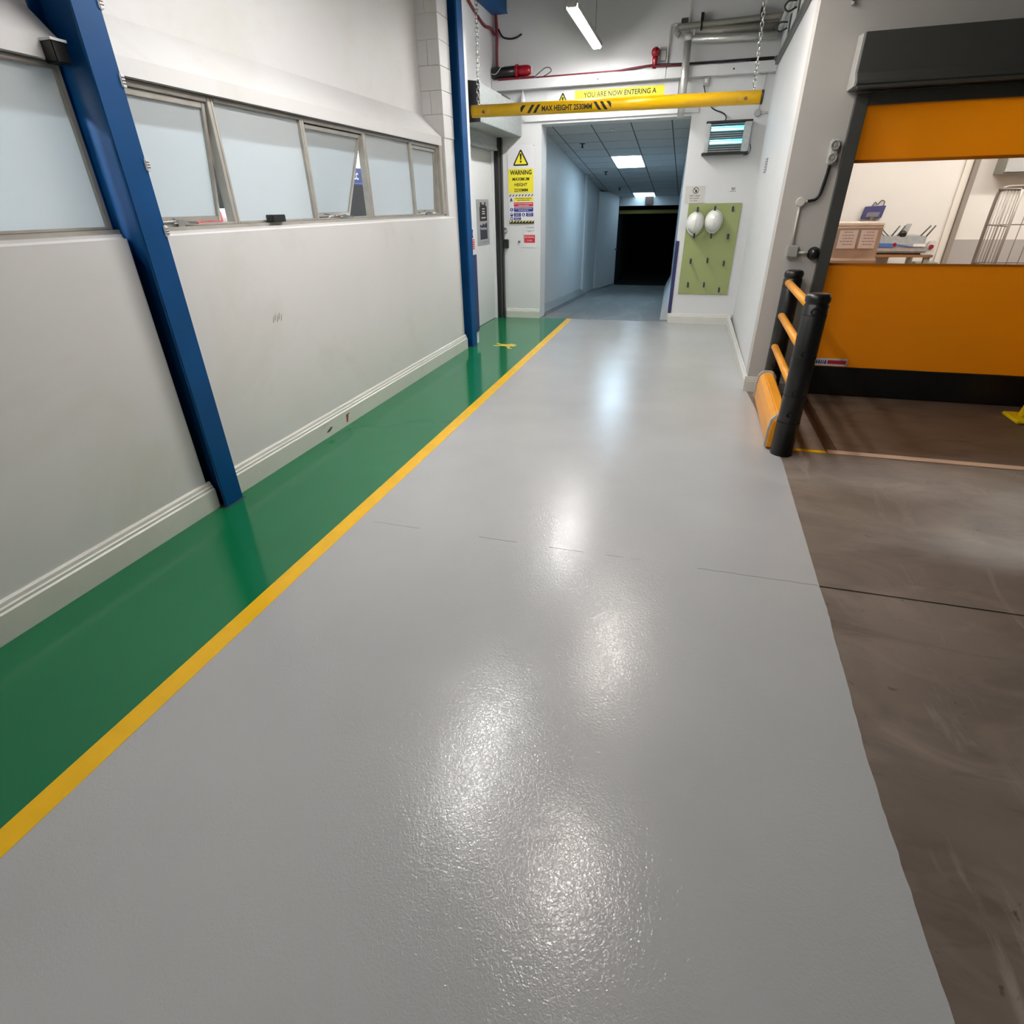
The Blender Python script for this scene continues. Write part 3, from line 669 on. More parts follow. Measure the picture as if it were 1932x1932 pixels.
# ================================================================== SIGNS
def scribble(mb, org, R, U, cx, cy_, w, h, off=0.0022, n=None):
    # unreadable small print: short dashes
    x = cx - w / 2
    while x < cx + w / 2 - 0.004:
        l = random.uniform(0.012, 0.035); l = min(l, cx + w / 2 - x)
        flat(mb, org, R, U, rect(x + l / 2, cy_, l, h), off); x += l + 0.006
def tri_sign(t, org, R, U, s, h, off):
    def T(w, hh, rr=0.12):
        A = [(-w / 2, -hh / 2), (w / 2, -hh / 2), (0, hh / 2)]; out = []
        for i in range(3):
            p, a, b = Vector(A[i]), Vector(A[i - 1]), Vector(A[(i + 1) % 3])
            r = rr * w
            for tt in (0.0, 0.5, 1.0):
                q0 = p + (a - p).normalized() * r; q1 = p + (b - p).normalized() * r
                q = (1 - tt) ** 2 * q0 + 2 * tt * (1 - tt) * p + tt * tt * q1; out.append(tuple(q))
        return out
    flat(MB(), org, R, U, T(s, h), off).build('warning_triangle', PRINTK, t)
    flat(MB(), Vector(org) - Vector(U) * h * 0.045, R, U, T(s * 0.74, h * 0.74, 0.06), off + 0.0008).build('triangle_fill', PRINTY, t)
    mb = MB()
    flat(mb, org, R, U, [(-0.012 * s / 0.16, 0.13 * h), (-0.03 * s, -0.12 * h), (0.03 * s, -0.12 * h), (0.085 * s, 0.17 * h), (-0.085 * s, 0.17 * h)], off + 0.0016)
    mb = MB(); flat(mb, org, R, U, [(-0.035 * s, -0.16 * h), (0.035 * s, -0.16 * h), (0.06 * s, 0.16 * h), (0.05 * s, 0.2 * h), (-0.05 * s, 0.2 * h), (-0.06 * s, 0.16 * h)], off + 0.0016)
    flat(mb, org, R, U, disc(0, -0.26 * h, 0.055 * s, 12), off + 0.0016)
    mb.build('exclamation_mark', PRINTK, t)
R_, U_ = XR, ZR
YS = 9.576
# warning maximum height
t = thing('height_warning_sign', (-2.655, YS, 1.87), 'white sign with exclamation triangle over yellow panel reading WARNING MAXIMUM HEIGHT 2530MM', 'sign')
box('panel', WHITE, (-2.868, -2.43, 9.572, 9.58, 1.862, 2.50), t)
O = Vector((-2.655, 9.572, 2.345)); tri_sign(t, O, R_, U_, 0.262, 0.225, 0.0006)
flat(MB(), (-2.655, 9.572, 2.03), R_, U_, rect(0, 0, 0.405, 0.325)).build('yellow_panel', PRINTY, t)
for tx_, z, w_, h_, b_ in (('WARNING', 2.145, 0.345, 0.062, 0.03), ('MAXIMUM', 2.058, 0.27, 0.044, 0.02), ('HEIGHT', 1.983, 0.205, 0.044, 0.02), ('2530MM', 1.91, 0.22, 0.044, 0.02)):
    add_text(MB(), tx_, (-2.655, 9.572, z), R_, U_, w_, h_, b_, 0.0014).build('lettering', PRINTK, t)
mb = MB()
for x, z in ((-2.855, 2.487), (-2.445, 2.487)): flat(mb, (x, 9.572, z), R_, U_, disc(0, 0, 0.007, 8))
mb.build('screws', PRINTG, t, kind='stuff')
# protective equipment board
t = thing('safety_board', (-2.65, YS, 1.44), 'safety board with hazard stripes, yellow, red and blue mandatory panels under the height warning', 'sign')
box('panel', WHITE, (-2.862, -2.432, 9.570, 9.58, 1.438, 1.858), t)
def hz_strip(z0, z1, base_black):
    if base_black:
        flat(MB(), (-2.647, 9.57, 0), R_, U_, [(-0.205, z0), (0.205, z0), (0.205, z1), (-0.205, z1)], 0.0005).build('hazard_strip', PRINTK, t)
        n, m_ = 8, PRINTY
    else: n, m_ = 8, PRINTK
    mb = MB()
    for k in range(n):
        x = -0.205 + k * 0.051
        zz = z0 + (0.02 if base_black else 0)
        flat(mb, (-2.647, 9.57, 0), R_, U_, [(x, zz), (x + 0.02, zz), (x + 0.044, z1), (x + 0.024, z1)], 0.001)
    mb.build('hazard_stripes', m_, t, kind='stuff')
hz_strip(1.825, 1.85, False); hz_strip(1.443, 1.485, True)
def pan(nm, m_, x0, x1, z0, z1): flat(MB(), (0, 9.57, 0), R_, U_, [(x0, z0), (x1, z0), (x1, z1), (x0, z1)], 0.0005).build(nm, m_, t)
pan('yellow_panel', PRINTY, -2.772, -2.455, 1.756, 1.812); pan('red_panel', PRINTR, -2.772, -2.455, 1.682, 1.742)
pan('blue_panel', PRINTB, -2.772, -2.455, 1.612, 1.672); pan('blue_panel', PRINTB, -2.772, -2.658, 1.545, 1.598); pan('blue_panel', PRINTB, -2.572, -2.455, 1.545, 1.598); pan('blue_panel', PRINTB, -2.772, -2.658, 1.492, 1.536)
for x, z in ((-2.81, 1.642), (-2.81, 1.571), (-2.615, 1.571), (-2.81, 1.514)): flat(MB(), (x, 9.57, z), R_, U_, disc(0, 0, 0.026, 16), 0.0006).build('mandatory_disc', PRINTB, t)
mb = MB()
flat(mb, (-2.81, 9.57, 1.642), R_, U_, [(-0.006, -0.016), (0.006, -0.016), (0.006, 0.016), (-0.006, 0.016)], 0.0012)
flat(mb, (-2.81, 9.57, 1.571), R_, U_, [(-0.017, 0.003), (0.017, 0.003), (0.012, 0.015), (-0.012, 0.015)], 0.0012)
flat(mb, (-2.615, 9.57, 1.571), R_, U_, [(-0.008, -0.016), (0.014, -0.012), (0.002, 0.015), (-0.012, 0.012)], 0.0012)
flat(mb, (-2.81, 9.57, 1.514), R_, U_, disc(0, 0, 0.014, 10), 0.0012)
o_ = (0, 9.57, 0)
for z in (1.724, 1.70): scribble(mb, o_, R_, U_, -2.614, z, 0.29 if z > 1.71 else 0.17, 0.008)
for z in (1.655, 1.632): scribble(mb, o_, R_, U_, -2.614, z, 0.28 if z > 1.64 else 0.16, 0.008)
for cx in (-2.715, -2.513):
    for z in (1.584, 1.562): scribble(mb, o_, R_, U_, cx, z, 0.07, 0.008)
for z in (1.526, 1.505): scribble(mb, o_, R_, U_, -2.715, z, 0.08, 0.008)
mb.build('white_print', WHITE, t, kind='stuff')
mb = MB()
for z in (1.796, 1.772): scribble(mb, o_, R_, U_, -2.614, z, 0.26 if z > 1.78 else 0.2, 0.008)
flat(mb, (-2.815, 9.57, 1.785), R_, U_, [(-0.022, -0.02), (0.022, -0.02), (0, 0.026)], 0.001)
scribble(mb, o_, R_, U_, -2.815, 1.756, 0.05, 0.006)
mb.build('black_print', PRINTK, t, kind='stuff')
# no pedestrian access
t = thing('access_sign', (-2.515, YS, 1.10), 'small white sign with red panel reading No Pedestrian Access', 'sign')
box('panel', WHITE, (-2.61, -2.42, 9.573, 9.58, 1.10, 1.42), t)
flat(MB(), (-2.515, 9.573, 1.225), R_, U_, rect(0, 0, 0.18, 0.115)).build('red_panel', PRINTR, t)
add_text(MB(), 'No Pedestrian', (-2.515, 9.573, 1.252), R_, U_, 0.155, 0.024, 0.01, 0.0014).build('lettering', WHITE, t); add_text(MB(), 'Access', (-2.515, 9.573, 1.205), R_, U_, 0.085, 0.022, 0.01, 0.0014).build('lettering', WHITE, t)
mb = MB()
for z, w_ in ((1.395, 0.14), (1.383, 0.14), (1.345, 0.15), (1.332, 0.06)): scribble(mb, (0, 9.573, 0), R_, U_, -2.515, z, w_, 0.005)
mb.build('small_print', PRINTG, t, kind='stuff')
# overhead sign
t = thing('overhead_sign', (-1.35, YS, 2.84), 'wide white overhead sign above the opening with yellow strip reading YOU ARE NOW ENTERING A', 'sign')
box('panel', WHITE, (-2.25, -0.42, 9.565, 9.58, 2.838, 3.13), t)
tri_sign(t, Vector((-2.02, 9.565, 3.005)), R_, U_, 0.235, 0.21, 0.0006)
flat(MB(), (-1.225, 9.565, 3.05), R_, U_, rect(0, 0, 1.24, 0.112)).build('yellow_strip', PRINTY, t)
add_text(MB(), 'YOU ARE NOW ENTERING A', (-1.215, 9.565, 3.052), R_, U_, 1.01, 0.06, 0.022, 0.002).build('lettering', PRINTK, t)
# grey area sign
t = thing('grey_area_sign', (-0.02, YS, 1.69), 'small grey sign with no-entry pictogram reading GREY AREA NO WHITE ACCESS', 'sign')
box('panel', mat('pale grey plastic', (206, 203, 198), 0.45), (-0.165, 0.105, 9.572, 9.58, 1.69, 1.905), t)
mb = MB(); c_ = Vector((-0.02, 9.572, 1.848)); n = 24
for i in range(n):
    a, b = 2 * PI * i / n, 2 * PI * (i + 1) / n
    flat(mb, c_, R_, U_, [(0.042 * math.cos(a), 0.042 * math.sin(a)), (0.042 * math.cos(b), 0.042 * math.sin(b)), (0.034 * math.cos(b), 0.034 * math.sin(b)), (0.034 * math.cos(a), 0.034 * math.sin(a))])
flat(mb, c_, R_, U_, [(-0.03, 0.024), (-0.024, 0.03), (0.03, -0.024), (0.024, -0.03)])
flat(mb, c_, R_, U_, [(-0.006, 0.002), (0.012, 0.016), (0.016, -0.004), (0.008, -0.026), (-0.008, -0.024)])
add_text(mb, 'GREY AREA', (-0.025, 9.572, 1.782), R_, U_, 0.15, 0.017, 0.015); add_text(mb, 'NO WHITE', (-0.03, 9.572, 1.75), R_, U_, 0.128, 0.017, 0.015); add_text(mb, 'ACCESS', (-0.035, 9.572, 1.72), R_, U_, 0.10, 0.016)
mb.build('lettering', PRINTK, t)
# tiny label
t = thing('wall_label', (0.485, YS, 1.82), 'tiny white printed label above the sage board', 'label')
box('panel', WHITE, (0.435, 0.537, 9.577, 9.58, 1.82, 1.88), t)
mb = MB()
for z, a, b in ((1.868, 0.46, 0.52), (1.856, 0.47, 0.515), (1.846, 0.475, 0.51), (1.828, 0.45, 0.53)): scribble(mb, (0, 9.577, 0), R_, U_, (a + b) / 2, z, b - a, 0.006)
mb.build('small_print', PRINTK, t, kind='stuff')
# little plate on the right return wall
t = thing('wall_plate', (0.765, 8.45, 2.0), 'small grey printed plate on the right return wall beside the insect killer', 'label')
xw = 0.722 + (8.45 - 5.95) / 3.65 * 0.063
MB().prism([(xw - 0.007, 8.27), (xw - 0.001, 8.60), (xw + 0.012, 8.60), (xw + 0.006, 8.27)], 2, 2.0, 2.15).build('panel', PRINTG, t)
mb = MB()
for k in range(5): flat(mb, (xw - 0.0045, 8.435, 2.02 + k * 0.027), Vector((-0.006, -0.33, 0)).normalized(), ZR, rect(0, 0, 0.26, 0.01), 0.0012)
mb.build('small_print', WHITE, t, kind='stuff')
# sign on the white door
t = thing('door_sign', (-3.095, 8.97, 1.17), 'grey framed sign on the white door with two dark panels, the lower reading Workshop', 'sign')
box('panel', mat('silver sign', (176, 178, 180), 0.4, 0.3), (-3.10, -3.094, 8.70, 9.26, 1.17, 1.79), t, 0.002)
O = Vector((-3.094, 8.98, 0))
flat(MB(), O, YR, ZR, [(-0.16, 1.50), (0.18, 1.50), (0.18, 1.70), (0.13, 1.70), (0.13, 1.755), (0.07, 1.755), (0.07, 1.72), (-0.05, 1.72), (-0.05, 1.75), (-0.13, 1.75), (-0.13, 1.69), (-0.16, 1.69)]).build('dark_panel', PRINTK, t)
flat(MB(), O, YR, ZR, [(-0.16, 1.25), (0.18, 1.25), (0.18, 1.47), (0.10, 1.47), (0.06, 1.445), (0.0, 1.47), (-0.08, 1.44), (-0.16, 1.46)]).build('dark_panel', PRINTN, t)
add_text(MB(), 'Workshop', O + ZR * 1.395, YR, ZR, 0.30, 0.05, 0.01, 0.0014).build('lettering', WHITE, t)
mb = MB()
for z, w_ in ((1.665, 0.12), (1.63, 0.12), (1.60, 0.13), (1.545, 0.2)): scribble(mb, O, YR, ZR, 0.02, z, w_, 0.014)
mb.build('white_print', WHITE, t, kind='stuff')
scribble(mb := MB(), O, YR, ZR, 0.02, 1.21, 0.25, 0.008); mb.build('small_print', PRINTG, t, kind='stuff')
# red notice on the pier beyond the far column
t = thing('red_notice', (-2.73, 7.48, 1.2), 'narrow red and white notice on the pier edge behind the far column', 'notice')
box('panel', WHITE, (-2.735, -2.731, 7.40, 7.55, 1.20, 1.46), t)
flat(MB(), (-2.731, 7.475, 1.265), YR, ZR, rect(0, 0, 0.13, 0.12)).build('red_panel', PRINTR, t)
mb = MB()
for k in range(4): flat(mb, (-2.731, 7.475, 1.225 + k * 0.027), YR, ZR, rect(0, 0, 0.10, 0.007), 0.0013)
mb.build('small_print', WHITE, t, kind='stuff')
flat(MB(), (-2.731, 7.475, 1.39), YR, ZR, [(-0.03, -0.05), (0.03, -0.05), (0.01, 0.0), (0.035, 0.045), (-0.02, 0.05)]).build('pictogram', PRINTB, t)

# ================================================================== HEIGHT BARRIER AND CHAINS
t = thing('height_barrier', (-1.0, 7.0, 2.53), 'yellow tubular height bar hung across the aisle reading MAX HEIGHT 2530MM', 'height barrier')
A0, A1 = Vector((-2.49, 7.0, 2.612)), Vector((0.478, 7.0, 2.578)); BR = 0.0575
MB().tube([A0, A1], BR, 40).build('bar', YEL, t)
AX = (A1 - A0).normalized()
def on_bar(mb, polys):
    # polygons given as (distance along bar, height round bar); cut into strips and wrapped on the tube
    bm = bmesh.new()
    for vs, fs in polys:
        bv = [bm.verts.new((x, v, 0)) for x, v in vs]
        for f in fs:
            try: bm.faces.new([bv[i] for i in f])
            except ValueError: pass
    for k in range(-7, 8):
        bmesh.ops.bisect_plane(bm, geom=bm.verts[:] + bm.edges[:] + bm.faces[:], plane_co=(0, k * 0.007, 0), plane_no=(0, 1, 0), dist=1e-6)
    bm.verts.index_update(); b = len(mb.v); rr = BR + 0.0012
    for v in bm.verts:
        a = v.co.y / BR - 0.18     # printed band faces slightly downwards
        p = A0 + AX * v.co.x
        mb.v.append((p.x, p.y - rr * math.cos(a), p.z + rr * math.sin(a)))
    for f in bm.faces: mb.f.append(tuple(b + v.index for v in f.verts))
    bm.free()
def tx(body, x, w_, h, bold):
    vs, fs = glyphs(body, bold); return ([(x + p * w_, q * h) for p, q in vs], fs)
mb = MB(); on_bar(mb, [tx('MAX HEIGHT 2530MM', 1.066, 0.535, 0.05, 0.03)]); mb.build('lettering', PRINTK, t)
polys = []
H_ = 0.037
for k in range(3):
    x = 0.567 + k * 0.066
    q = [(x, -H_), (x + 0.032, -H_), (x + 0.088, H_), (x + 0.056, H_)]
    if k == 0: q = [(0.565, -0.020), (0.580, -0.020), (0.622, H_), (0.585, H_), (0.565, 0.016)]
    mb = MB(); on_bar(mb, [(q, [tuple(range(len(q)))])]); mb.build('hazard_stripe', PRINTK, t)
    x = 1.345 + k * 0.066
    q = [(x, H_), (x + 0.032, H_), (x + 0.088, -H_), (x + 0.056, -H_)]
    if k == 2: q = [(1.477, H_), (1.512, H_), (1.532, 0.016), (1.532, -0.022)]
    mb = MB(); on_bar(mb, [(q, [tuple(range(len(q)))])]); mb.build('hazard_stripe', PRINTK, t)
mb = MB(); on_bar(mb, [([(0.145 + p, q + 0.0) for p, q in disc(0, -0.005, 0.016, 14)], [tuple(range(14))])]); mb.build('maker_emblem', mat('brown emblem', (96, 78, 52), 0.5), t)
mb = MB(); on_bar(mb, [([(2.83 + p, q) for p, q in disc(0, 0.0, 0.016, 14)], [tuple(range(14))])]); mb.build('maker_emblem', MATS['brown emblem'], t)
mat('tan label', (190, 150, 40), 0.5)
for x_ in (0.20, 2.772):
    mb = MB(); on_bar(mb, [(rect(x_, -0.002, 0.045, 0.034), [(0, 1, 2, 3)])]); mb.build('maker_label', MATS['tan label'], t)
MB().tube([A0 - AX * 0.012, A0], BR + 0.002, 32).build('end_cap', BLACK, t); MB().tube([A1, A1 + AX * 0.022], BR + 0.002, 32).build('end_cap', BLACK, t)
def chain(x0, z0, x1, z1, label):
    t = thing('chain', (x0, 7.0, z0), label, 'chain', 'chains carrying the yellow height bar')
    mb = MB(); a, b = Vector((x0, 7.0, z0)), Vector((x1, 7.0, z1)); d = (b - a).normalized(); L_ = (b - a).length; p = 0.036; n = int(L_ / p)
    for i in range(n):
        c = a + d * (p * (i + 0.5)); side = (Vector((1, 0.25, 0)) if i % 2 else Vector((-0.25, 1, 0))).normalized()
        pts = []
        for k in range(10):
            an = 2 * PI * k / 10; cx, sx_ = math.cos(an), math.sin(an)
            pts.append(c + d * (0.0135 * (1 if cx > 0 else -1) * (abs(cx) > 0.2) + 0.0095 * cx) + side * (0.0140 * sx_))
        mb.tube(pts, 0.0042, 5, close=True)
    mb.build('links', STEEL, t, kind='stuff')
    MB().cyl((x0, 7.0, z0 - 0.02), (x0, 7.0, z0 + 0.02), 0.009, 8).build('eye_bolt', STEEL, t)
chain(-2.418, 2.665, -2.372, ZC, 'left hanging chain of the yellow height bar, beside the far blue column')
chain(0.405, 2.64, 0.30, ZC, 'right hanging chain of the yellow height bar, in front of the grey pipes')

# ================================================================== BATTEN LIGHTS OF THE HALL
def batten(x, y0, y1, z, lm, label, wire=True):
    t = thing('batten_light', (x, (y0 + y1) / 2, z), label, 'light', 'batten lights over the aisle')
    w_ = 0.055
    MB().box(x - w_, x + w_, y0 + 0.01, y1 - 0.01, z - 0.046, z + 0.002).build('diffuser', lm, t, 0.012, 3)
    MB().prism([(x - w_ - 0.008, z - 0.028), (x - w_ - 0.002, z - 0.028), (x - w_ - 0.002, z + 0.004), (x + w_ + 0.002, z + 0.004), (x + w_ + 0.002, z - 0.028), (x + w_ + 0.008, z - 0.028), (x + w_ + 0.008, z + 0.02), (x + w_ * 0.7, z + 0.045), (x - w_ * 0.7, z + 0.045), (x - w_ - 0.008, z + 0.02)], 1, y0, y1).build('housing', BOXG, t)
    box('end_cap', BOXG, (x - w_, x + w_, y0 - 0.025, y0, z - 0.028, z + 0.035), t, 0.008); box('end_cap', BOXG, (x - w_, x + w_, y1, y1 + 0.025, z - 0.028, z + 0.035), t, 0.008)
    for yy in (y0 + 0.25, y1 - 0.2):
        MB().cyl((x, yy, z + 0.04), (x, yy, ZC), 0.003, 6).build('hanger_wire', DARKG, t)
batten(-1.477, 7.35, 9.08, 3.5, LAMP_FAR, 'lit white batten light hanging near the back wall')
batten(-1.477, 2.75, 4.48, 3.5, LAMP_NEAR, 'batten light over the aisle between the blue columns, overhead out of view')
batten(-1.477, -1.9, -0.17, 3.5, FILL_REAR, 'added fill batten over the aisle behind the viewer, unseen')  # fill light added behind the camera, brightens the near wall and floor
batten(-0.37, 4.75, 6.45, 3.5, LAMP_SIDE, 'warmer batten light over the aisle beside the guard barrier, overhead out of view', )
batten(-0.36, 2.15, 3.15, 3.5, LAMP_SIDE, 'warmer short batten light directly over the viewer, out of view')

# ================================================================== SERVICES ON THE BACK WALL
sv = struct('trim_3')
MB().box(-3.055, -0.60, 9.46, 9.579, 3.155, 3.27).build('ledge', WALLB, sv, 0.004); MB().box(-0.596, 0.06, 9.46, 9.579, 3.155, 3.27).build('ledge', WALLB, sv, 0.004); MB().box(0.064, 0.78, 9.46, 9.579, 3.150, 3.265).build('ledge', WALLB, sv, 0.004)
mb = MB()
for x in (-1.51, 0.26): mb.cyl((x, 9.4605, 3.205), (x, 9.457, 3.205), 0.011, 10)
mb.build('screw_hole', PRINTK, sv)
# siren
t = thing('alarm_siren', (-2.75, 9.50, 3.27), 'alarm siren with black horn and red domed body lying on the white ledge', 'siren')
MB().lathe([(0.060, -0.36), (0.064, -0.355), (0.066, 0.0), (0.05, 0.005)], (-2.69, 9.50, 3.372), 'x', 20).build('horn', BLACK, t)
MB().lathe([(0.072, 0.0), (0.078, 0.008), (0.078, 0.035), (0.07, 0.04)], (-2.70, 9.50, 3.372), 'x', 24).build('collar', RED, t)
MB().lathe([(0.062, 0.0), (0.064, 0.10), (0.06, 0.15), (0.045, 0.185), (0.02, 0.195)], (-2.665, 9.50, 3.372), 'x', 24).build('body', RED, t)
MB().box(-2.478, -2.455, 9.485, 9.515, 3.34, 3.40).box(-2.462, -2.445, 9.49, 9.51, 3.35, 3.42).build('terminal', WHITE, t, 0.003)
MB().box(-2.95, -2.42, 9.47, 9.53, 3.27, 3.30).build('bracket', REDC, t, 0.003)
MB().tube(curve_pts([(-3.05, 9.437, 3.355), (-2.99, 9.433, 3.345), (-2.94, 9.432, 3.375), (-2.90, 9.434, 3.42), (-2.86, 9.45, 3.432)]), 0.005, 6).build('tie_wire', WHITE, t)
def cable(name, pts, r, m, label, cat='cable', group=None, k=6):
    o = MB().tube(curve_pts(pts, k), r, 8).build(name, m); tag(o, label, cat, group); return o
cable('siren_lead', [(-2.42, 9.49, 3.29), (-2.34, 9.47, 3.335), (-2.26, 9.46, 3.375), (-2.20, 9.46, 3.375), (-2.17, 9.46, 3.34), (-2.22, 9.47, 3.31), (-2.30, 9.49, 3.285)], 0.005, BLACK, 'looped black lead beside the red siren body')
cable('red_cable', [(-2.40, 9.47, 3.278), (-1.8, 9.47, 3.28), (-1.2, 9.465, 3.283), (-0.9, 9.46, 3.30), (-0.62, 9.46, 3.29), (-0.41, 9.46, 3.287)], 0.010, REDC, 'dark red cable running along the top of the white ledge')
cable('black_cable', [(-1.3, 9.53, 3.285), (-0.8, 9.562, 3.325), (-0.5, 9.52, 3.31), (-0.3, 9.515, 3.305), (0.2, 9.49, 3.295), (0.72, 9.49, 3.295)], 0.013, BLACK, 'thick black cable along the right part of the white ledge')
cable('riser_cable', [(-2.985, 9.53, 3.43), (-2.985, 9.53, 3.6), (-2.975, 9.52, 3.8), (-2.985, 9.53, 3.95), (-3.0, 9.53, 4.3)], 0.022, REDC, 'dark red vertical riser cable in the far left corner above the siren', 'cable')
cable('branch_cable', [(-3.04, 8.3, 4.02), (-3.04, 8.75, 3.90), (-3.04, 9.15, 3.83), (-3.03, 9.42, 3.85), (-3.012, 9.52, 3.80)], 0.018, REDC, 'dark red cable drooping along the side wall to the corner riser')
cable('stub_cable', [(-2.96, 9.54, 3.86), (-2.90, 9.54, 3.775), (-2.80, 9.54, 3.745), (-2.70, 9.54, 3.75), (-2.62, 9.55, 3.785)], 0.011, BLACK, 'short curved black cable clipped to the back wall beside the corner riser')
t = thing('hanging_plug', (-2.605, 9.54, 3.02), 'white teardrop fitting hanging under the left end of the ledge', 'fitting')
MB().lathe([(0.008, 0.15), (0.012, 0.10), (0.03, 0.055), (0.038, 0.02), (0.03, -0.015), (0.01, -0.025)], (-2.605, 9.53, 3.02), 'z', 14).build('bulb', WHITE, t)
# red sounder beacon
t = thing('fire_sounder', (-0.76, 9.50, 3.28), 'red bulb shaped fire sounder standing on the ledge left of the foil pipe', 'sounder')
MB().lathe([(0.024, 0.0), (0.03, 0.02), (0.036, 0.10), (0.034, 0.125)], (-0.76, 9.50, 3.275), 'z', 16).build('stem', RED, t)
MB().lathe([(0.02, -0.055), (0.044, -0.035), (0.056, 0.0), (0.046, 0.035), (0.02, 0.052), (0.005, 0.056)], (-0.76, 9.50, 3.45), 'z', 18).build('head', RED, t)
tag(box('conduit_box', BOXG, (-0.70, -0.62, 9.53, 9.579, 3.36, 3.47), None, 0.005), 'grey square wall box right behind the red sounder', 'box')
t = thing('conduit', (-0.6, 9.55, 3.27), 'thin white conduit with an elbow rising from the ledge to the grey box', 'conduit')
MB().tube(curve_pts([(-0.61, 9.55, 3.27), (-0.60, 9.55, 3.5), (-0.595, 9.55, 3.68), (-0.58, 9.55, 3.72), (-0.53, 9.55, 3.725), (-0.46, 9.55, 3.73)]), 0.010, 8).build('tube', CONDUIT, t)
t = thing('conduit', (-0.375, 9.55, 3.5), 'thin straight white conduit rising out of view behind the pipes', 'conduit')
MB().cyl((-0.365, 9.55, 3.4), (-0.375, 9.55, ZC), 0.010, 8).build('tube', CONDUIT, t)
tag(box('pipe_clamp_box', DARKG, (-0.47, -0.39, 9.54, 9.579, 3.67, 3.78), None, 0.005), 'dark grey box on the wall at the left end of the grey pipe', 'box')
# pipes
t = thing('foil_pipe', (-0.355, 9.42, 2.6), 'silver foil wrapped pipe running down in front of the white ledge', 'pipe')
MB().tube([(-0.345, 9.42, 2.70), (-0.357, 9.42, 3.56)], 0.047, 20).build('vertical_run', FOIL, t)
MB().tube([(-0.30, 9.44, 3.535), (0.72, 9.44, 3.505)], 0.043, 20).build('horizontal_run', FOIL, t)
MB().lathe([(0.03, 0.045), (0.05, 0.03), (0.053, 0.0), (0.047, -0.04)], (-0.357, 9.42, 3.56), 'z', 20).build('elbow_cap', FOIL, t)
t = thing('grey_pipe', (0.1, 9.50, 3.68), 'pair of dull grey pipes clamped above the foil pipe', 'pipe')
MB().tube(curve_pts([(-0.47, 9.50, 3.60), (-0.51, 9.50, 3.63), (-0.50, 9.50, 3.67), (-0.44, 9.50, 3.685), (0.1, 9.50, 3.69), (0.68, 9.50, 3.70), (0.74, 9.48, 3.68), (0.755, 9.40, 3.62)], 5), 0.034, 14).build('upper_run', PIPEG, t)
MB().tube([(-0.28, 9.50, 3.615), (0.72, 9.50, 3.605)], 0.045, 16).build('lower_run', PIPEG, t)
for x in (-0.21, 0.50):
    MB().box(x - 0.018, x + 0.018, 9.455, 9.578, 3.72, 3.80).box(x - 0.010, x + 0.010, 9.452, 9.462, 3.62, 3.74).build('pipe_bracket', BLACK, t)
t = thing('spur_box', (-0.07, 9.55, 3.10), 'small grey switch box under the ledge feeding the insect killer', 'switch')
box('body', BOXG, (-0.105, -0.035, 9.53, 9.579, 3.06, 3.155), t, 0.005); box('rocker', WHITE, (-0.085, -0.055, 9.526, 9.53, 3.09, 3.13), t)
cable('insect_killer_lead', [(-0.09, 9.54, 3.06), (-0.06, 9.53, 2.98), (-0.03, 9.53, 2.90), (0.07, 9.54, 2.80), (0.20, 9.54, 2.75), (0.25, 9.53, 2.70), (0.245, 9.50, 2.663)], 0.007, BLACK, 'black lead dropping from the grey switch box to the insect killer')
t = thing('conduit', (0.66, 9.55, 2.72), 'grey drop conduit with round box at the far right of the back wall', 'conduit')
MB().cyl((0.675, 9.55, 3.15), (0.655, 9.55, 2.74), 0.010, 8).build('tube', CONDUIT, t)
MB().lathe([(0.042, 0), (0.042, -0.035), (0.036, -0.04)], (0.648, 9.578, 2.73), 'y', 16).build('round_box', BOXG, t)
MB().cyl((0.69, 9.555, 2.73), (0.77, 9.555, 2.73), 0.012, 8).build('tube', CONDUIT, t)
# tray on the return wall
t = thing('cable_tray', (0.74, 8.0, 3.2), 'dark grey cable tray running along the right return wall up out of view', 'cable tray')
def xr(y): return 0.722 + (y - 5.95) / 3.65 * 0.063
MB().obox((xr(7.75) - 0.022, 7.75, 3.215), (0.02, 0.0003, 0), (0.026, 1.55, 0.0), (0, 0, 0.028)).build('tray', DARKG, t, 0.003)
MB().box(0.46, 0.74, 9.53, 9.579, 3.27, 3.315).build('tray', DARKG, t, 0.003)
MB().lathe([(0.02, 0), (0.02, 0.06)], (0.38, 9.54, 3.29), 'x', 10).build('gland', CONDUIT, t)
MB().lathe([(0.028, 0), (0.028, -0.05), (0.02, -0.06)], (0.745, 9.30, 3.245), 'y', 10).build('knuckle', DARKG, t)
t = thing('pipe_hanger', (0.75, 8.3, 3.4), 'grey bracket plates with black hooks and a white pipe high on the right return wall', 'bracket')
for y in (8.55, 7.75):
    MB().box(xr(y) - 0.012, xr(y) - 0.002, y - 0.05, y + 0.05, 3.32, 3.50).build('plate', DARKG, t)
    MB().tube(curve_pts([(xr(y) - 0.03, y + 0.05, 3.45), (xr(y) - 0.10, y + 0.10, 3.46), (xr(y) - 0.13, y + 0.12, 3.42), (xr(y) - 0.09, y + 0.10, 3.38), (xr(y) - 0.02, y + 0.06, 3.40)]), 0.009, 6).build('hook', BLACK, t)
MB().cyl((xr(9.2) - 0.06, 9.2, 3.52), (xr(7.0) - 0.06, 7.0, 3.55), 0.028, 12).build('pipe', CONDUIT, t)

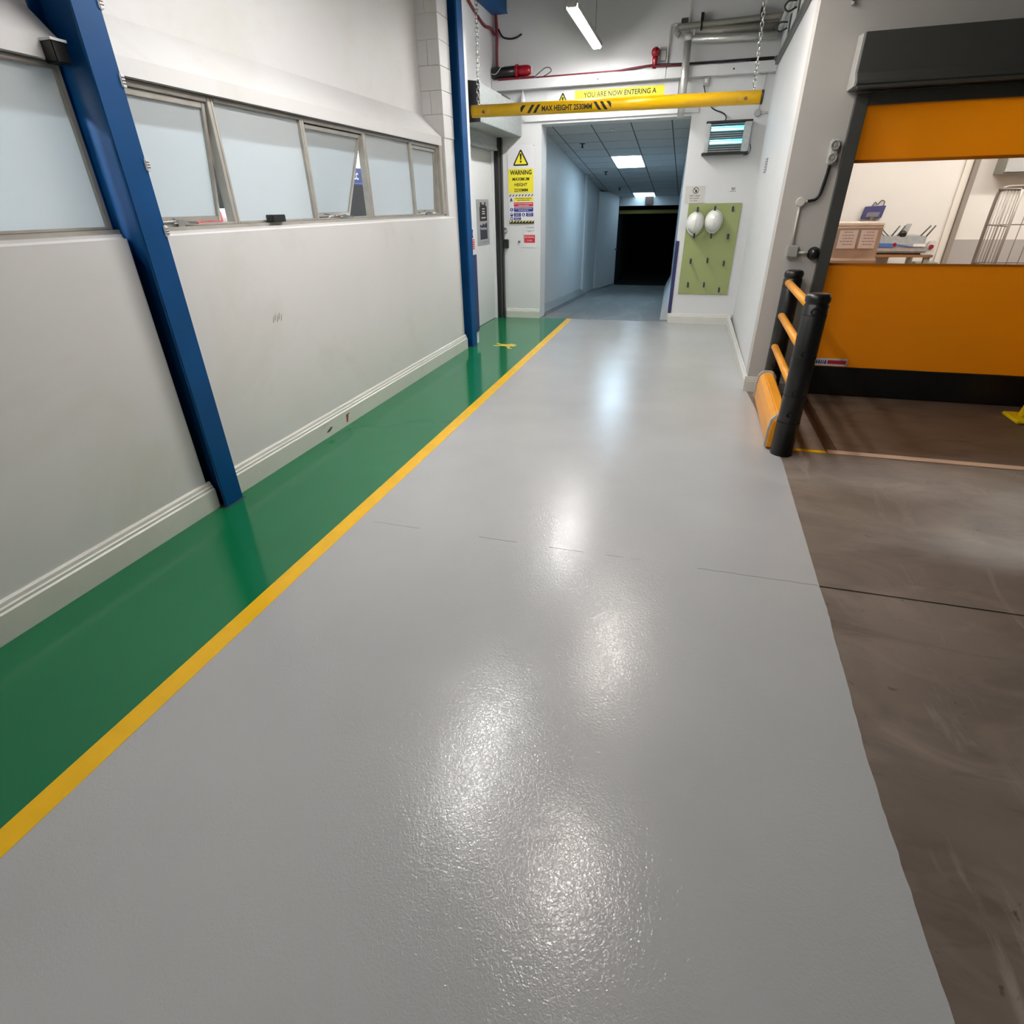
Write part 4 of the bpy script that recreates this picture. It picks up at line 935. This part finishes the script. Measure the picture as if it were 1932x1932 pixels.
# ================================================================== INSECT KILLER
t = thing('insect_killer', (0.30, 9.52, 2.27), 'wall mounted insect killer with two glowing blue tubes behind a silver grille', 'insect killer')
x0, x1, z0, z1, yf = 0.005, 0.60, 2.275, 2.655, 9.44
box('catch_board', DARKG, (x0 + 0.065, x1 - 0.10, 9.50, 9.545, z0 + 0.02, z1 - 0.02), t)
box('back_plate', GALV, (x0 + 0.02, x1 - 0.02, 9.545, 9.579, z0, z1), t)
MB().box(x0 + 0.01, x0 + 0.065, yf, 9.56, z0 + 0.02, z1 - 0.02).build('side_panel', GALV, t, 0.008); MB().box(x1 - 0.10, x1 - 0.01, yf, 9.56, z0 + 0.02, z1 - 0.02).build('side_panel', GALV, t, 0.008)
MB().box(x0, x1, yf - 0.012, 9.57, z1 - 0.022, z1).build('top_cap', BLACK, t, 0.006); MB().box(x0 - 0.015, x1 - 0.05, yf - 0.012, 9.57, z0 - 0.01, z0 + 0.02).build('bottom_tray', BLACK, t, 0.006)
for k in range(13):
    z = z0 + 0.03 + k * 0.0255
    MB().box(x0 + 0.065, x1 - 0.10, yf + 0.004, yf + 0.010, z, z + 0.006).build('grille_bar', GALV, t)
for z in (2.405, 2.555):
    MB().cyl((x0 + 0.075, yf - 0.004, z), (x1 - 0.105, yf - 0.004, z), 0.0145, 12).build('tube', LAMP_UVC, t)
    MB().cyl((x0 + 0.075, yf + 0.004, z + 0.028), (x1 - 0.105, yf + 0.004, z + 0.028), 0.007, 10).build('added_glow_strip', GLOW_UV, t)  # glowing strip added beside each tube to cast blue on the wall
MB().box(0.545, 0.60, yf + 0.01, 9.56, z0 - 0.02, z0 + 0.03).build('lead_socket', BLACK, t, 0.004)
MB().tube(curve_pts([(0.575, yf + 0.02, z0 - 0.01), (0.61, yf, z0 - 0.005), (0.625, yf, z0 + 0.04), (0.612, yf + 0.02, z0 + 0.10)]), 0.006, 6).build('lead', BLACK, t)

# ================================================================== HELMET BOARD AND HELMETS
t = thing('helmet_board', (0.28, 9.57, 0.444), 'sage green board with twelve dark blue pegs in four rows', 'pegboard')
box('board', GREENB, (-0.095, 0.64, 9.562, 9.579, 0.444, 1.682), t, 0.004)
PEG = [(0.040, 1.63), (0.278, 1.638), (0.522, 1.63), (0.038, 1.287), (0.278, 1.286), (0.516, 1.277), (0.034, 0.943), (0.277, 0.953), (0.516, 0.917), (0.039, 0.61), (0.276, 0.614), (0.507, 0.545)]
pegm = MB().tube([(0, -0.0, 0.0), (0, -0.075, 0.004), (0, -0.088, 0.018)], 0.0055, 8).box(-0.010, 0.010, -0.008, 0.0, -0.012, 0.03).mesh('hook'); pegm.materials.append(STEEL)
slvm = MB().tube([(0, -0.022, -0.002), (0, -0.072, 0.0), (0, -0.095, 0.022)], [0.0115, 0.0125, 0.0125], 10).box(-0.0125, 0.0125, -0.098, -0.083, -0.038, 0.022).mesh('sleeve'); slvm.materials.append(PRINTN)
for x, z in PEG:
    o = link('hook', pegm, t); o.matrix_parent_inverse = Matrix.Translation(-ROOTLOC[t.name]); o.location = (x, 9.562, z - 0.02)
    s = link('sleeve', slvm); s.parent = o
def helmet(c, rot, label):
    t = thing('hard_hat', c, label, 'hard hat', 'white hard hats on the peg board')
    rx, ry, hgt = 0.114, 0.136, 0.15
    # shell: dome pointing towards -Y, crown rib, brim with longer peak at the bottom
    rings = []; n = 28
    cr, sr = math.cos(rot), math.sin(rot)
    def pt(u, v, d): return (c[0] + u * cr - v * sr, c[1] - d, c[2] + u * sr + v * cr)
    mb = MB()
    for k in range(9):
        ph = k / 8 * PI / 2; r = math.cos(ph) ** 0.9 if k < 8 else 0.0; hh = math.sin(ph) * hgt
        rings.append((max(r, 0.02), hh))
    for r, hh in rings:
        for i in range(n):
            a = 2 * PI * i / n
            rib = 0.006 * math.exp(-((math.cos(a)) / 0.22) ** 2) * (0.4 + hh / hgt)
            mb.v.append(pt(rx * r * math.cos(a), ry * r * math.sin(a), hh + rib + 0.012))
    for k in range(len(rings) - 1):
        for i in range(n):
            mb.smooth.add(len(mb.f)); mb.f.append((k * n + i, k * n + (i + 1) % n, (k + 1) * n + (i + 1) % n, (k + 1) * n + i))
    mb.f.append(tuple((len(rings) - 1) * n + i for i in range(n)))
    mb.build('shell', HELM, t)
    mb = MB()
    for rr, dd_ in ((0.98, 0.012), (1.0, 0.020), (1.09, 0.006), (1.09, -0.002), (0.98, 0.004)):
        for i in range(n):
            a = 2 * PI * i / n; pk = 1.0 + 0.20 * max(0.0, -math.sin(a)) ** 3 * 0.65 if rr > 1.05 else 1.0
            mb.v.append(pt(rx * rr * math.cos(a), ry * rr * pk * math.sin(a), dd_ - (0.018 if rr > 1.05 else 0) * max(0.0, -math.sin(a)) ** 2 * 0.3))
    for k in range(5):
        k2 = (k + 1) % 5
        for i in range(n):
            mb.smooth.add(len(mb.f)); mb.f.append((k * n + i, k * n + (i + 1) % n, k2 * n + (i + 1) % n, k2 * n + i))
    mb.build('brim', HELM, t)
    mb = MB()
    for s_ in (-1, 1): mb.tube([pt(s_ * 0.06, 0.06, 0.0), pt(s_ * 0.03, 0.10, 0.01), pt(0, 0.118, 0.004)], 0.006, 6)
    mb.build('cradle_strap', BLACK, t)
helmet((0.028, 9.50, 1.432), -0.08, 'white hard hat hanging on the left top peg of the sage board')
helmet((0.284, 9.50, 1.455), -0.03, 'white hard hat hanging on the middle top peg of the sage board')

# ================================================================== ORANGE FAST DOOR
dd = struct('door_3', (2.7, 6.0, 0))
YD = 6.02
X0, X1 = 1.215, 4.25
MB().prism([(5.945, 2.44), (5.70, 2.44), (5.68, 2.455), (5.68, 2.475), (5.735, 2.53), (5.735, 2.77), (5.945, 2.79)], 0, 1.05, 4.4).build('door_housing', DARKG, dd, 0.003)
MB().prism([(5.94, 2.445), (5.69, 2.445), (5.69, 2.48), (5.745, 2.53), (5.745, 2.765), (5.94, 2.785)], 0, 1.035, 1.05).build('housing_end', BOXG, dd)
MB().box(1.055, 4.4, 5.66, 5.70, 2.425, 2.445).build('housing_lip', DARKG, dd, 0.003)
MB().box(1.11, 1.205, 5.88, 5.949, 0.0, 2.42).build('guide_rail', DARKG, dd, 0.004); MB().box(1.15, 1.215, 5.949, 6.06, 0.0, 2.42).build('guide_rail', DARKG, dd, 0.003)
MB().box(4.25, 4.35, 5.88, 5.949, 0.0, 2.42).build('guide_rail', DARKG, dd, 0.004)
box('head_rail', DARKG, (1.205, 4.25, 5.89, 5.949, 2.345, 2.425), dd, 0.003)
def sheet(nm, m_, z0, z1, t_=0.004):
    mb = MB(); nx, nz = 40, 12; b = 0
    for iz in range(nz + 1):
        for ix in range(nx + 1):
            x = X0 + (X1 - X0) * ix / nx; z = z0 + (z1 - z0) * iz / nz
            y_ = YD + 0.006 * math.sin(x * 3.1 + z * 1.3) * math.sin(PI * (z - 0.27) / 2.1) + 0.003 * math.sin(x * 7 + 1)
            mb.v.append((x, y_, z))
    for iz in range(nz):
        for ix in range(nx):
            a = iz * (nx + 1) + ix; mb.smooth.add(len(mb.f)); mb.f.append((a, a + 1, a + nx + 2, a + nx + 1))
    me = mb.mesh(nm); me.materials.append(m_)
    return link(nm, me, dd)
sheet('lower_curtain', ORANGE, 0.275, 1.197); sheet('upper_curtain', ORANGE, 1.965, 2.36); sheet('vision_panel', FILM, 1.197, 1.965, 0.002)
box('seam', mat('orange seam', (196, 112, 6), 0.5), (X0, X1, YD - 0.014, YD - 0.008, 1.962, 1.985), dd); box('seam', MATS['orange seam'], (X0, X1, YD - 0.014, YD - 0.008, 1.180, 1.200), dd)
box('bottom_bar', BLACK, (X0, X1, YD - 0.03, YD + 0.03, 0.001, 0.276), dd, 0.008)
# sticker at the foot of the curtain
lb = MB().box(1.245, 1.60, YD - 0.016, YD - 0.012, 0.285, 0.355).build('maker_sticker', WHITE, dd)
lb.name = 'maker_sticker'
mb = MB(); random.seed(3)
x = 1.265
while x < 1.415:
    w_ = random.uniform(0.012, 0.02); flat(mb, (0, YD - 0.016, 0), XR, ZR, [(x, 0.302), (x + w_, 0.302), (x + w_ * 0.8, 0.338), (x + 0.004, 0.336)], 0.0008); x += w_ + 0.004
s = mb.build('blue_print', PRINTB, kind='stuff'); s.parent = lb; ROOTLOC[lb.name] = Vector((0, 0, 0)); s.matrix_parent_inverse = Matrix.Identity(4)
mb = MB(); flat(mb, (0, YD - 0.016, 0), XR, ZR, [(1.425, 0.302), (1.585, 0.302), (1.585, 0.338), (1.425, 0.338)], 0.0008); s = mb.build('red_print', PRINTR); s.parent = lb

# ================================================================== SWITCHGEAR ON THE WALL FACING US
t = thing('push_button_box', (1.045, 5.92, 2.0), 'white control with two round grey buttons beside the door frame', 'switch')
box('body', CONDUIT, (1.005, 1.075, 5.905, 5.949, 1.955, 2.135), t, 0.012)
for z in (2.09, 2.00):
    MB().lathe([(0.036, 0), (0.036, -0.018), (0.028, -0.022), (0.024, -0.012), (0.012, -0.012), (0.012, -0.024)], (1.038, 5.905, z), 'y', 20).build('button', BOXG, t)
cable('door_lead', [(1.035, 5.93, 1.955), (1.03, 5.93, 1.88), (1.02, 5.93, 1.80), (1.01, 5.93, 1.74), (0.985, 5.93, 1.705), (0.95, 5.93, 1.695), (0.925, 5.93, 1.692)], 0.0125, BLACK, 'black flexible conduit curving down from the two round buttons')
t = thing('round_junction', (0.872, 5.93, 1.68), 'white round junction box with conduit below the two buttons', 'junction box')
MB().lathe([(0.037, 0.0), (0.037, -0.03), (0.032, -0.036)], (0.872, 5.949, 1.687), 'y', 18).build('round_box', CONDUIT, t)
MB().cyl((0.90, 5.93, 1.688), (0.93, 5.93, 1.690), 0.012, 10).build('spout', CONDUIT, t)
MB().cyl((0.872, 5.935, 1.66), (0.877, 5.935, 1.345), 0.0095, 10).build('tube', CONDUIT, t)
t = thing('switch_box', (0.885, 5.92, 1.30), 'square grey box with a short spout under the white conduit', 'junction box')
box('body', BOXG, (0.84, 0.935, 5.895, 5.949, 1.252, 1.348), t, 0.008); MB().cyl((0.935, 5.925, 1.29), (1.018, 5.925, 1.286), 0.013, 10).build('spout', CONDUIT, t)
t = thing('door_buzzer', (1.07, 5.90, 1.28), 'round black buzzer beside the grey square box at the door frame', 'buzzer')
MB().lathe([(0.045, 0.0), (0.048, -0.02), (0.042, -0.05), (0.03, -0.07), (0.012, -0.078)], (1.07, 5.945, 1.283), 'y', 20).build('dome', BLACK, t); MB().lathe([(0.053, 0), (0.053, -0.012)], (1.07, 5.949, 1.283), 'y', 20).build('flange', BLACKM, t)
t = thing('cable_stub', (0.95, 5.93, 2.98), 'black cable end hanging high on the wall above the orange door', 'cable')
MB().cyl((0.948, 5.935, 2.985), (0.950, 5.935, 3.6), 0.011, 8).build('sheath', BLACKM, t); MB().lathe([(0.016, 0), (0.016, 0.02)], (0.948, 5.935, 2.97), 'z', 10).build('tip', BOXG, t)

# ================================================================== GUARD BARRIER
t = thing('guard_barrier', (0.87, 5.0, 0), 'black and amber plastic guard barrier with two black posts and three round rails', 'barrier')
def post(x, y):
    r = 0.078
    p = MB().lathe([(r, 0.0), (r, 1.085), (r - 0.006, 1.09), (r - 0.006, 1.098), (r, 1.103)], (x, y, 0.0), 'z', 28).build('post', BLACK, t)
    ROOTLOC[p.name] = ROOTLOC[t.name]
    c = MB().lathe([(r, 1.103), (r + 0.002, 1.115), (r + 0.002, 1.135), (r - 0.008, 1.152), (r - 0.03, 1.158)], (x, y, 0.0), 'z', 28).build('cap', BLACK); c.parent = p
    for z in (1.02, 0.74, 0.46, 0.26):
        s = MB().lathe([(r + 0.0012, z), (r + 0.0012, z + 0.006)], (x, y, 0), 'z', 28).build('groove_ring', BLACKM); s.parent = p
    for z in (1.05, 0.77, 0.49, 0.33):
        px, py = x + r * math.sin(-0.25), y - r * math.cos(-0.25)
        s = MB().lathe([(0.022, 0.004), (0.022, -0.003), (0.016, -0.003), (0.014, 0.01)], (px, py, z), 'y', 14).build('socket_plug', BLACKM); s.parent = p
    return p
post(0.925, 5.80); post(0.868, 4.31)
for z in (1.055, 0.775, 0.495):
    MB().cyl((0.888, 5.78, z), (0.852, 4.33, z), 0.030, 20).build('rail', YELR, t)
# low kick rail with grey clamps
def kick(y0, y1, w_, h0, h1, nm, m_, grow=0.0):
    mb = MB()
    prof = [(-w_, h0), (w_ * 0.2, h0), (w_, h0 + 0.03), (w_, h1 - 0.05), (w_ * 0.5, h1), (-w_ * 0.4, h1), (-w_ * 0.85, h1 - 0.04), (-w_, h1 - 0.12)]
    prof = [(p + (0.01 if p > 0 else -0.01) * grow, q + 0.01 * grow * (1 if q > 0.1 else -0.4)) for p, q in prof]
    def cx(y): return 0.862 + (y - 4.3) * (0.895 - 0.862) / 1.5 - 0.03
    b = len(mb.v); n = len(prof)
    for y in (y0, y1): mb.v += [(cx(y) + p, y, q) for p, q in prof]
    mb.f += [tuple(range(n)), tuple(range(2 * n - 1, n - 1, -1))] + [(i, n + i, n + (i + 1) % n, (i + 1) % n) for i in range(n)]
    return mb.build(nm, m_, t, 0.008)
kick(4.36, 5.75, 0.075, 0.02, 0.27, 'kick_rail', YELR)
kick(4.37, 4.42, 0.075, 0.02, 0.27, 'rail_clamp', BOXG, 1.0); kick(5.66, 5.72, 0.075, 0.02, 0.27, 'rail_clamp', BOXG, 1.0)

# yellow bollard guard at the right edge of the picture
t = thing('bollard_guard', (2.98, 5.62, 0), 'yellow steel guard foot on the brown floor at the right edge before the orange door', 'guard')
MB().box(2.86, 3.25, 5.46, 5.74, 0.0, 0.03).build('base_plate', mat('yellow steel paint', (230, 200, 20), 0.35), t, 0.01)
MB().prism([(2.92, 0.03), (3.22, 0.03), (3.22, 1.0), (3.06, 1.0)], 1, 5.56, 5.62).build('gusset', MATS['yellow steel paint'], t, 0.008)
MB().tube([(3.12, 5.60, 0.03), (3.12, 5.60, 1.0)], 0.07, 20).build('post', MATS['yellow steel paint'], t)

# ================================================================== PACKING ROOM CONTENT
t = thing('wrapped_carton', (1.8, 7.8, 0), 'film wrapped brown carton stack with two white labels seen through the door window', 'carton')
box('carton', CARD, (1.40, 1.985, 7.5, 8.05, 0.0, 1.455), t, 0.02, ); box('film_top', WRAP, (1.395, 1.99, 7.495, 8.055, 1.44, 1.475), t, 0.01)
box('film_band', WRAP, (1.396, 1.99, 7.494, 7.50, 1.10, 1.125), t); box('film_band', WRAP, (1.396, 1.99, 7.494, 7.50, 1.475 - 0.05, 1.475 - 0.035), t)
for x0_, x1_ in ((1.565, 1.745), (1.775, 1.935)):
    l = box('label', PAPER, (x0_, x1_, 7.488, 7.492, 1.225, 1.405), t)
    mb = MB()
    for k in range(5):
        scribble(mb, (0, 7.488, 0), XR, ZR, (x0_ + x1_) / 2 + random.uniform(-0.01, 0.01), 1.385 - k * 0.03, (x1_ - x0_) * random.uniform(0.4, 0.75), 0.006, 0.001)
    s = mb.build('print', PRINTG, kind='stuff'); s.parent = l; s.matrix_parent_inverse = Matrix.Translation(-ROOTLOC[t.name]) if False else Matrix.Identity(4)
t = thing('work_table', (2.6, 8.9, 0), 'steel work table carrying the grey and blue machine', 'table')
box('table_top', STEEL, (1.95, 2.90, 8.6, 9.3, 1.055, 1.085), t, 0.004)
for x, y in ((2.0, 8.65), (2.85, 8.65), (2.0, 9.25), (2.85, 9.25)): box('leg', PIPEG, (x - 0.03, x + 0.03, y - 0.03, y + 0.03, 0, 1.055), t)
box('back_panel', CONDUIT, (2.03, 2.60, 9.24, 9.26, 0.3, 1.04), t)
t = thing('sealing_machine', (2.5, 8.85, 1.09), 'grey and blue bench machine with upright bars on the steel table', 'machine')
box('base', BLACKM, (2.18, 2.78, 8.68, 9.15, 1.085, 1.10), t)
box('body', GALV, (2.17, 2.84, 8.64, 9.20, 1.10, 1.20), t, 0.02); box('deck', GALV, (2.24, 2.83, 8.78, 9.20, 1.19, 1.285), t, 0.012)
MB().prism([(2.19, 1.17), (2.44, 1.165), (2.44, 1.21), (2.19, 1.215)], 1, 8.632, 8.64).build('blue_stripe', MBLUE, t); MB().prism([(2.44, 1.19), (2.66, 1.165), (2.66, 1.172), (2.46, 1.205)], 1, 8.632, 8.64).build('blue_stripe', MBLUE, t)
MB().lathe([(0.022, 0), (0.02, -0.012)], (2.455, 8.64, 1.195), 'y', 14).build('red_knob', RED, t)
box('white_plate', WHITE, (2.66, 2.79, 8.63, 8.64, 1.17, 1.205), t, 0.004)
for a, b in (((2.44, 1.285), (2.50, 1.40)), ((2.50, 1.285), (2.56, 1.40)), ((2.76, 1.285), (2.84, 1.40)), ((2.82, 1.275), (2.89, 1.40))):
    MB().cyl((a[0], 8.80, a[1]), (b[0], 8.80, b[1]), 0.009, 8).build('guide_bar', DARKG, t)
MB().prism([(2.555, 1.30), (2.62, 1.30), (2.645, 1.42), (2.585, 1.42)], 1, 8.85, 8.87).build('upright_plate', BOXG, t, 0.004)
MB().lathe([(0.04, 0), (0.04, -0.05), (0.02, -0.06)], (2.56, 8.84, 1.305), 'y', 16).build('drive_wheel', BLACK, t)
for a in (0.0, 0.05): MB().tube(curve_pts([(2.36 + a, 8.8, 1.28), (2.30 + a, 8.8, 1.33), (2.25 + a, 8.8, 1.38)]), 0.006, 6).build('tape_arm', DARKG, t)
t = thing('tag_board', (2.33, 9.54, 1.47), 'small dark blue clipboard hanging on the cream wall above the wrapped carton', 'clipboard')
MB().prism([(2.20, 1.465), (2.445, 1.475), (2.465, 1.62), (2.225, 1.61)], 1, 9.49, 9.549).build('board', mat('dull blue board', (62, 64, 112), 0.5), t, 0.004)
MB().prism([(2.25, 1.485), (2.40, 1.49), (2.41, 1.545), (2.26, 1.54)], 1, 9.484, 9.49).build('print', PRINTG, t, kind='stuff')
MB().tube(curve_pts([(2.30, 9.52, 1.61), (2.33, 9.52, 1.66), (2.36, 9.52, 1.63), (2.40, 9.52, 1.68), (2.44, 9.52, 1.66), (2.43, 9.52, 1.61)]), 0.006, 6).build('wire', DARKG, t)
MB().lathe([(0.03, 0), (0.025, -0.02)], (2.33, 9.49, 1.465), 'y', 12).build('clip', STEEL, t)
t = thing('isolator_switch', (3.14, 9.53, 1.0), 'pale wall isolator with a red knob beside the grey trunking', 'switch')
box('body', CONDUIT, (3.10, 3.19, 9.49, 9.55, 1.02, 1.19), t, 0.01); MB().lathe([(0.028, 0), (0.028, -0.03), (0.02, -0.04)], (3.135, 9.49, 1.12), 'y', 14).build('knob', RED, t)
t = thing('wall_bracket', (3.0, 9.5, 0.92), 'folded grey metal bracket on the wall below the isolator', 'bracket')
MB().box(2.99, 3.22, 9.30, 9.549, 0.925, 0.94).build('arm', PIPEG, t); MB().tube([(2.85, 9.32, 0.84), (2.99, 9.32, 0.93)], 0.012, 8).build('strut', PIPEG, t); MB().box(3.19, 3.22, 9.50, 9.549, 0.78, 0.93).build('plate', PIPEG, t)
t = thing('wall_cabinet', (3.9, 9.4, 1.95), 'grey wall cabinet with pale yellow contents at the top right of the door window', 'cabinet')
MB().box(3.58, 4.5, 9.25, 9.28, 1.96, 2.7).build('door', BOXG, t, 0.004); MB().box(3.58, 4.5, 9.28, 9.549, 1.94, 2.7).build('carcass', PIPEG, t, 0.004)
mb = MB()
for k in range(14): mb.box(3.84 + random.uniform(0, 0.5), 3.95 + random.uniform(0, 0.5) + 0.05, 9.235, 9.249, 1.99 + random.uniform(0, 0.1), 2.03 + random.uniform(0, 0.1))
mb = MB().prism([(3.87, 1.99), (4.15, 1.98), (4.18, 2.10), (4.02, 2.13), (3.90, 2.09)], 1, 9.235, 9.249); mb.build('notice', mat('pale yellow paper', (226, 214, 150), 0.6), t)
# roll cage
CAGE = mat('cage steel', (128, 120, 112), 0.45, 0.4)
t = thing('roll_cage', (3.3, 7.7, 0), 'galvanised wire roll cage standing by the right edge of the door window', 'cage')
def W(m_, pts, r): m_.tube(pts, r, 6)
CZ = 1.79; A_ = Vector((3.118, 8.02, 0)); B_ = Vector((3.113, 7.50, 0)); C_ = Vector((3.75, 7.44, 0)); D_ = Vector((3.75, 8.0, 0))
for p in (A_, B_):
    pass
mb = MB(); mb.tube(curve_pts([A_ + ZR * 0.15, A_ + ZR * 1.0, A_ + ZR * 1.68, A_ + ZR * 1.76 + XR * 0.03, A_ + ZR * CZ + XR * 0.11, A_ + ZR * CZ + XR * 0.6], 4), 0.017, 10); mb.build('frame_tube', CAGE, t)
mb = MB(); mb.tube([B_ + ZR * 0.15, B_ + ZR * 1.76], 0.014, 10); mb.build('frame_tube', CAGE, t)
mb = MB(); mb.tube([D_ + ZR * 0.15, D_ + ZR * CZ], 0.017, 10); mb.build('frame_tube', CAGE, t)
mb = MB(); mb.tube([A_ + ZR * 1.77, B_ + ZR * 1.76], 0.012, 8); mb.build('frame_tube', CAGE, t)
for k in range(1, 7):
    p = A_.lerp(B_, k / 7); MB().tube([p + ZR * 0.2, p + ZR * 1.76], 0.005, 5).build('wire', CAGE, t)
for k in range(1, 6):
    p = A_.lerp(D_, k / 6); MB().tube([p + ZR * 0.2, p + ZR * CZ], 0.005, 5).build('wire', CAGE, t)
for z in (0.6, 1.05, 1.43): MB().tube([D_ + ZR * z, A_ + ZR * z, B_ + ZR * z], 0.006, 5).build('cross_wire', CAGE, t)
box('base', PIPEG, (3.1, 3.78, 7.46, 8.04, 0.12, 0.16), t)
for x, y in ((3.16, 7.52), (3.72, 7.52), (3.16, 7.98), (3.72, 7.98)): MB().cyl((x - 0.015, y, 0.06), (x + 0.015, y, 0.06), 0.06, 14).build('wheel', BLACK, t)
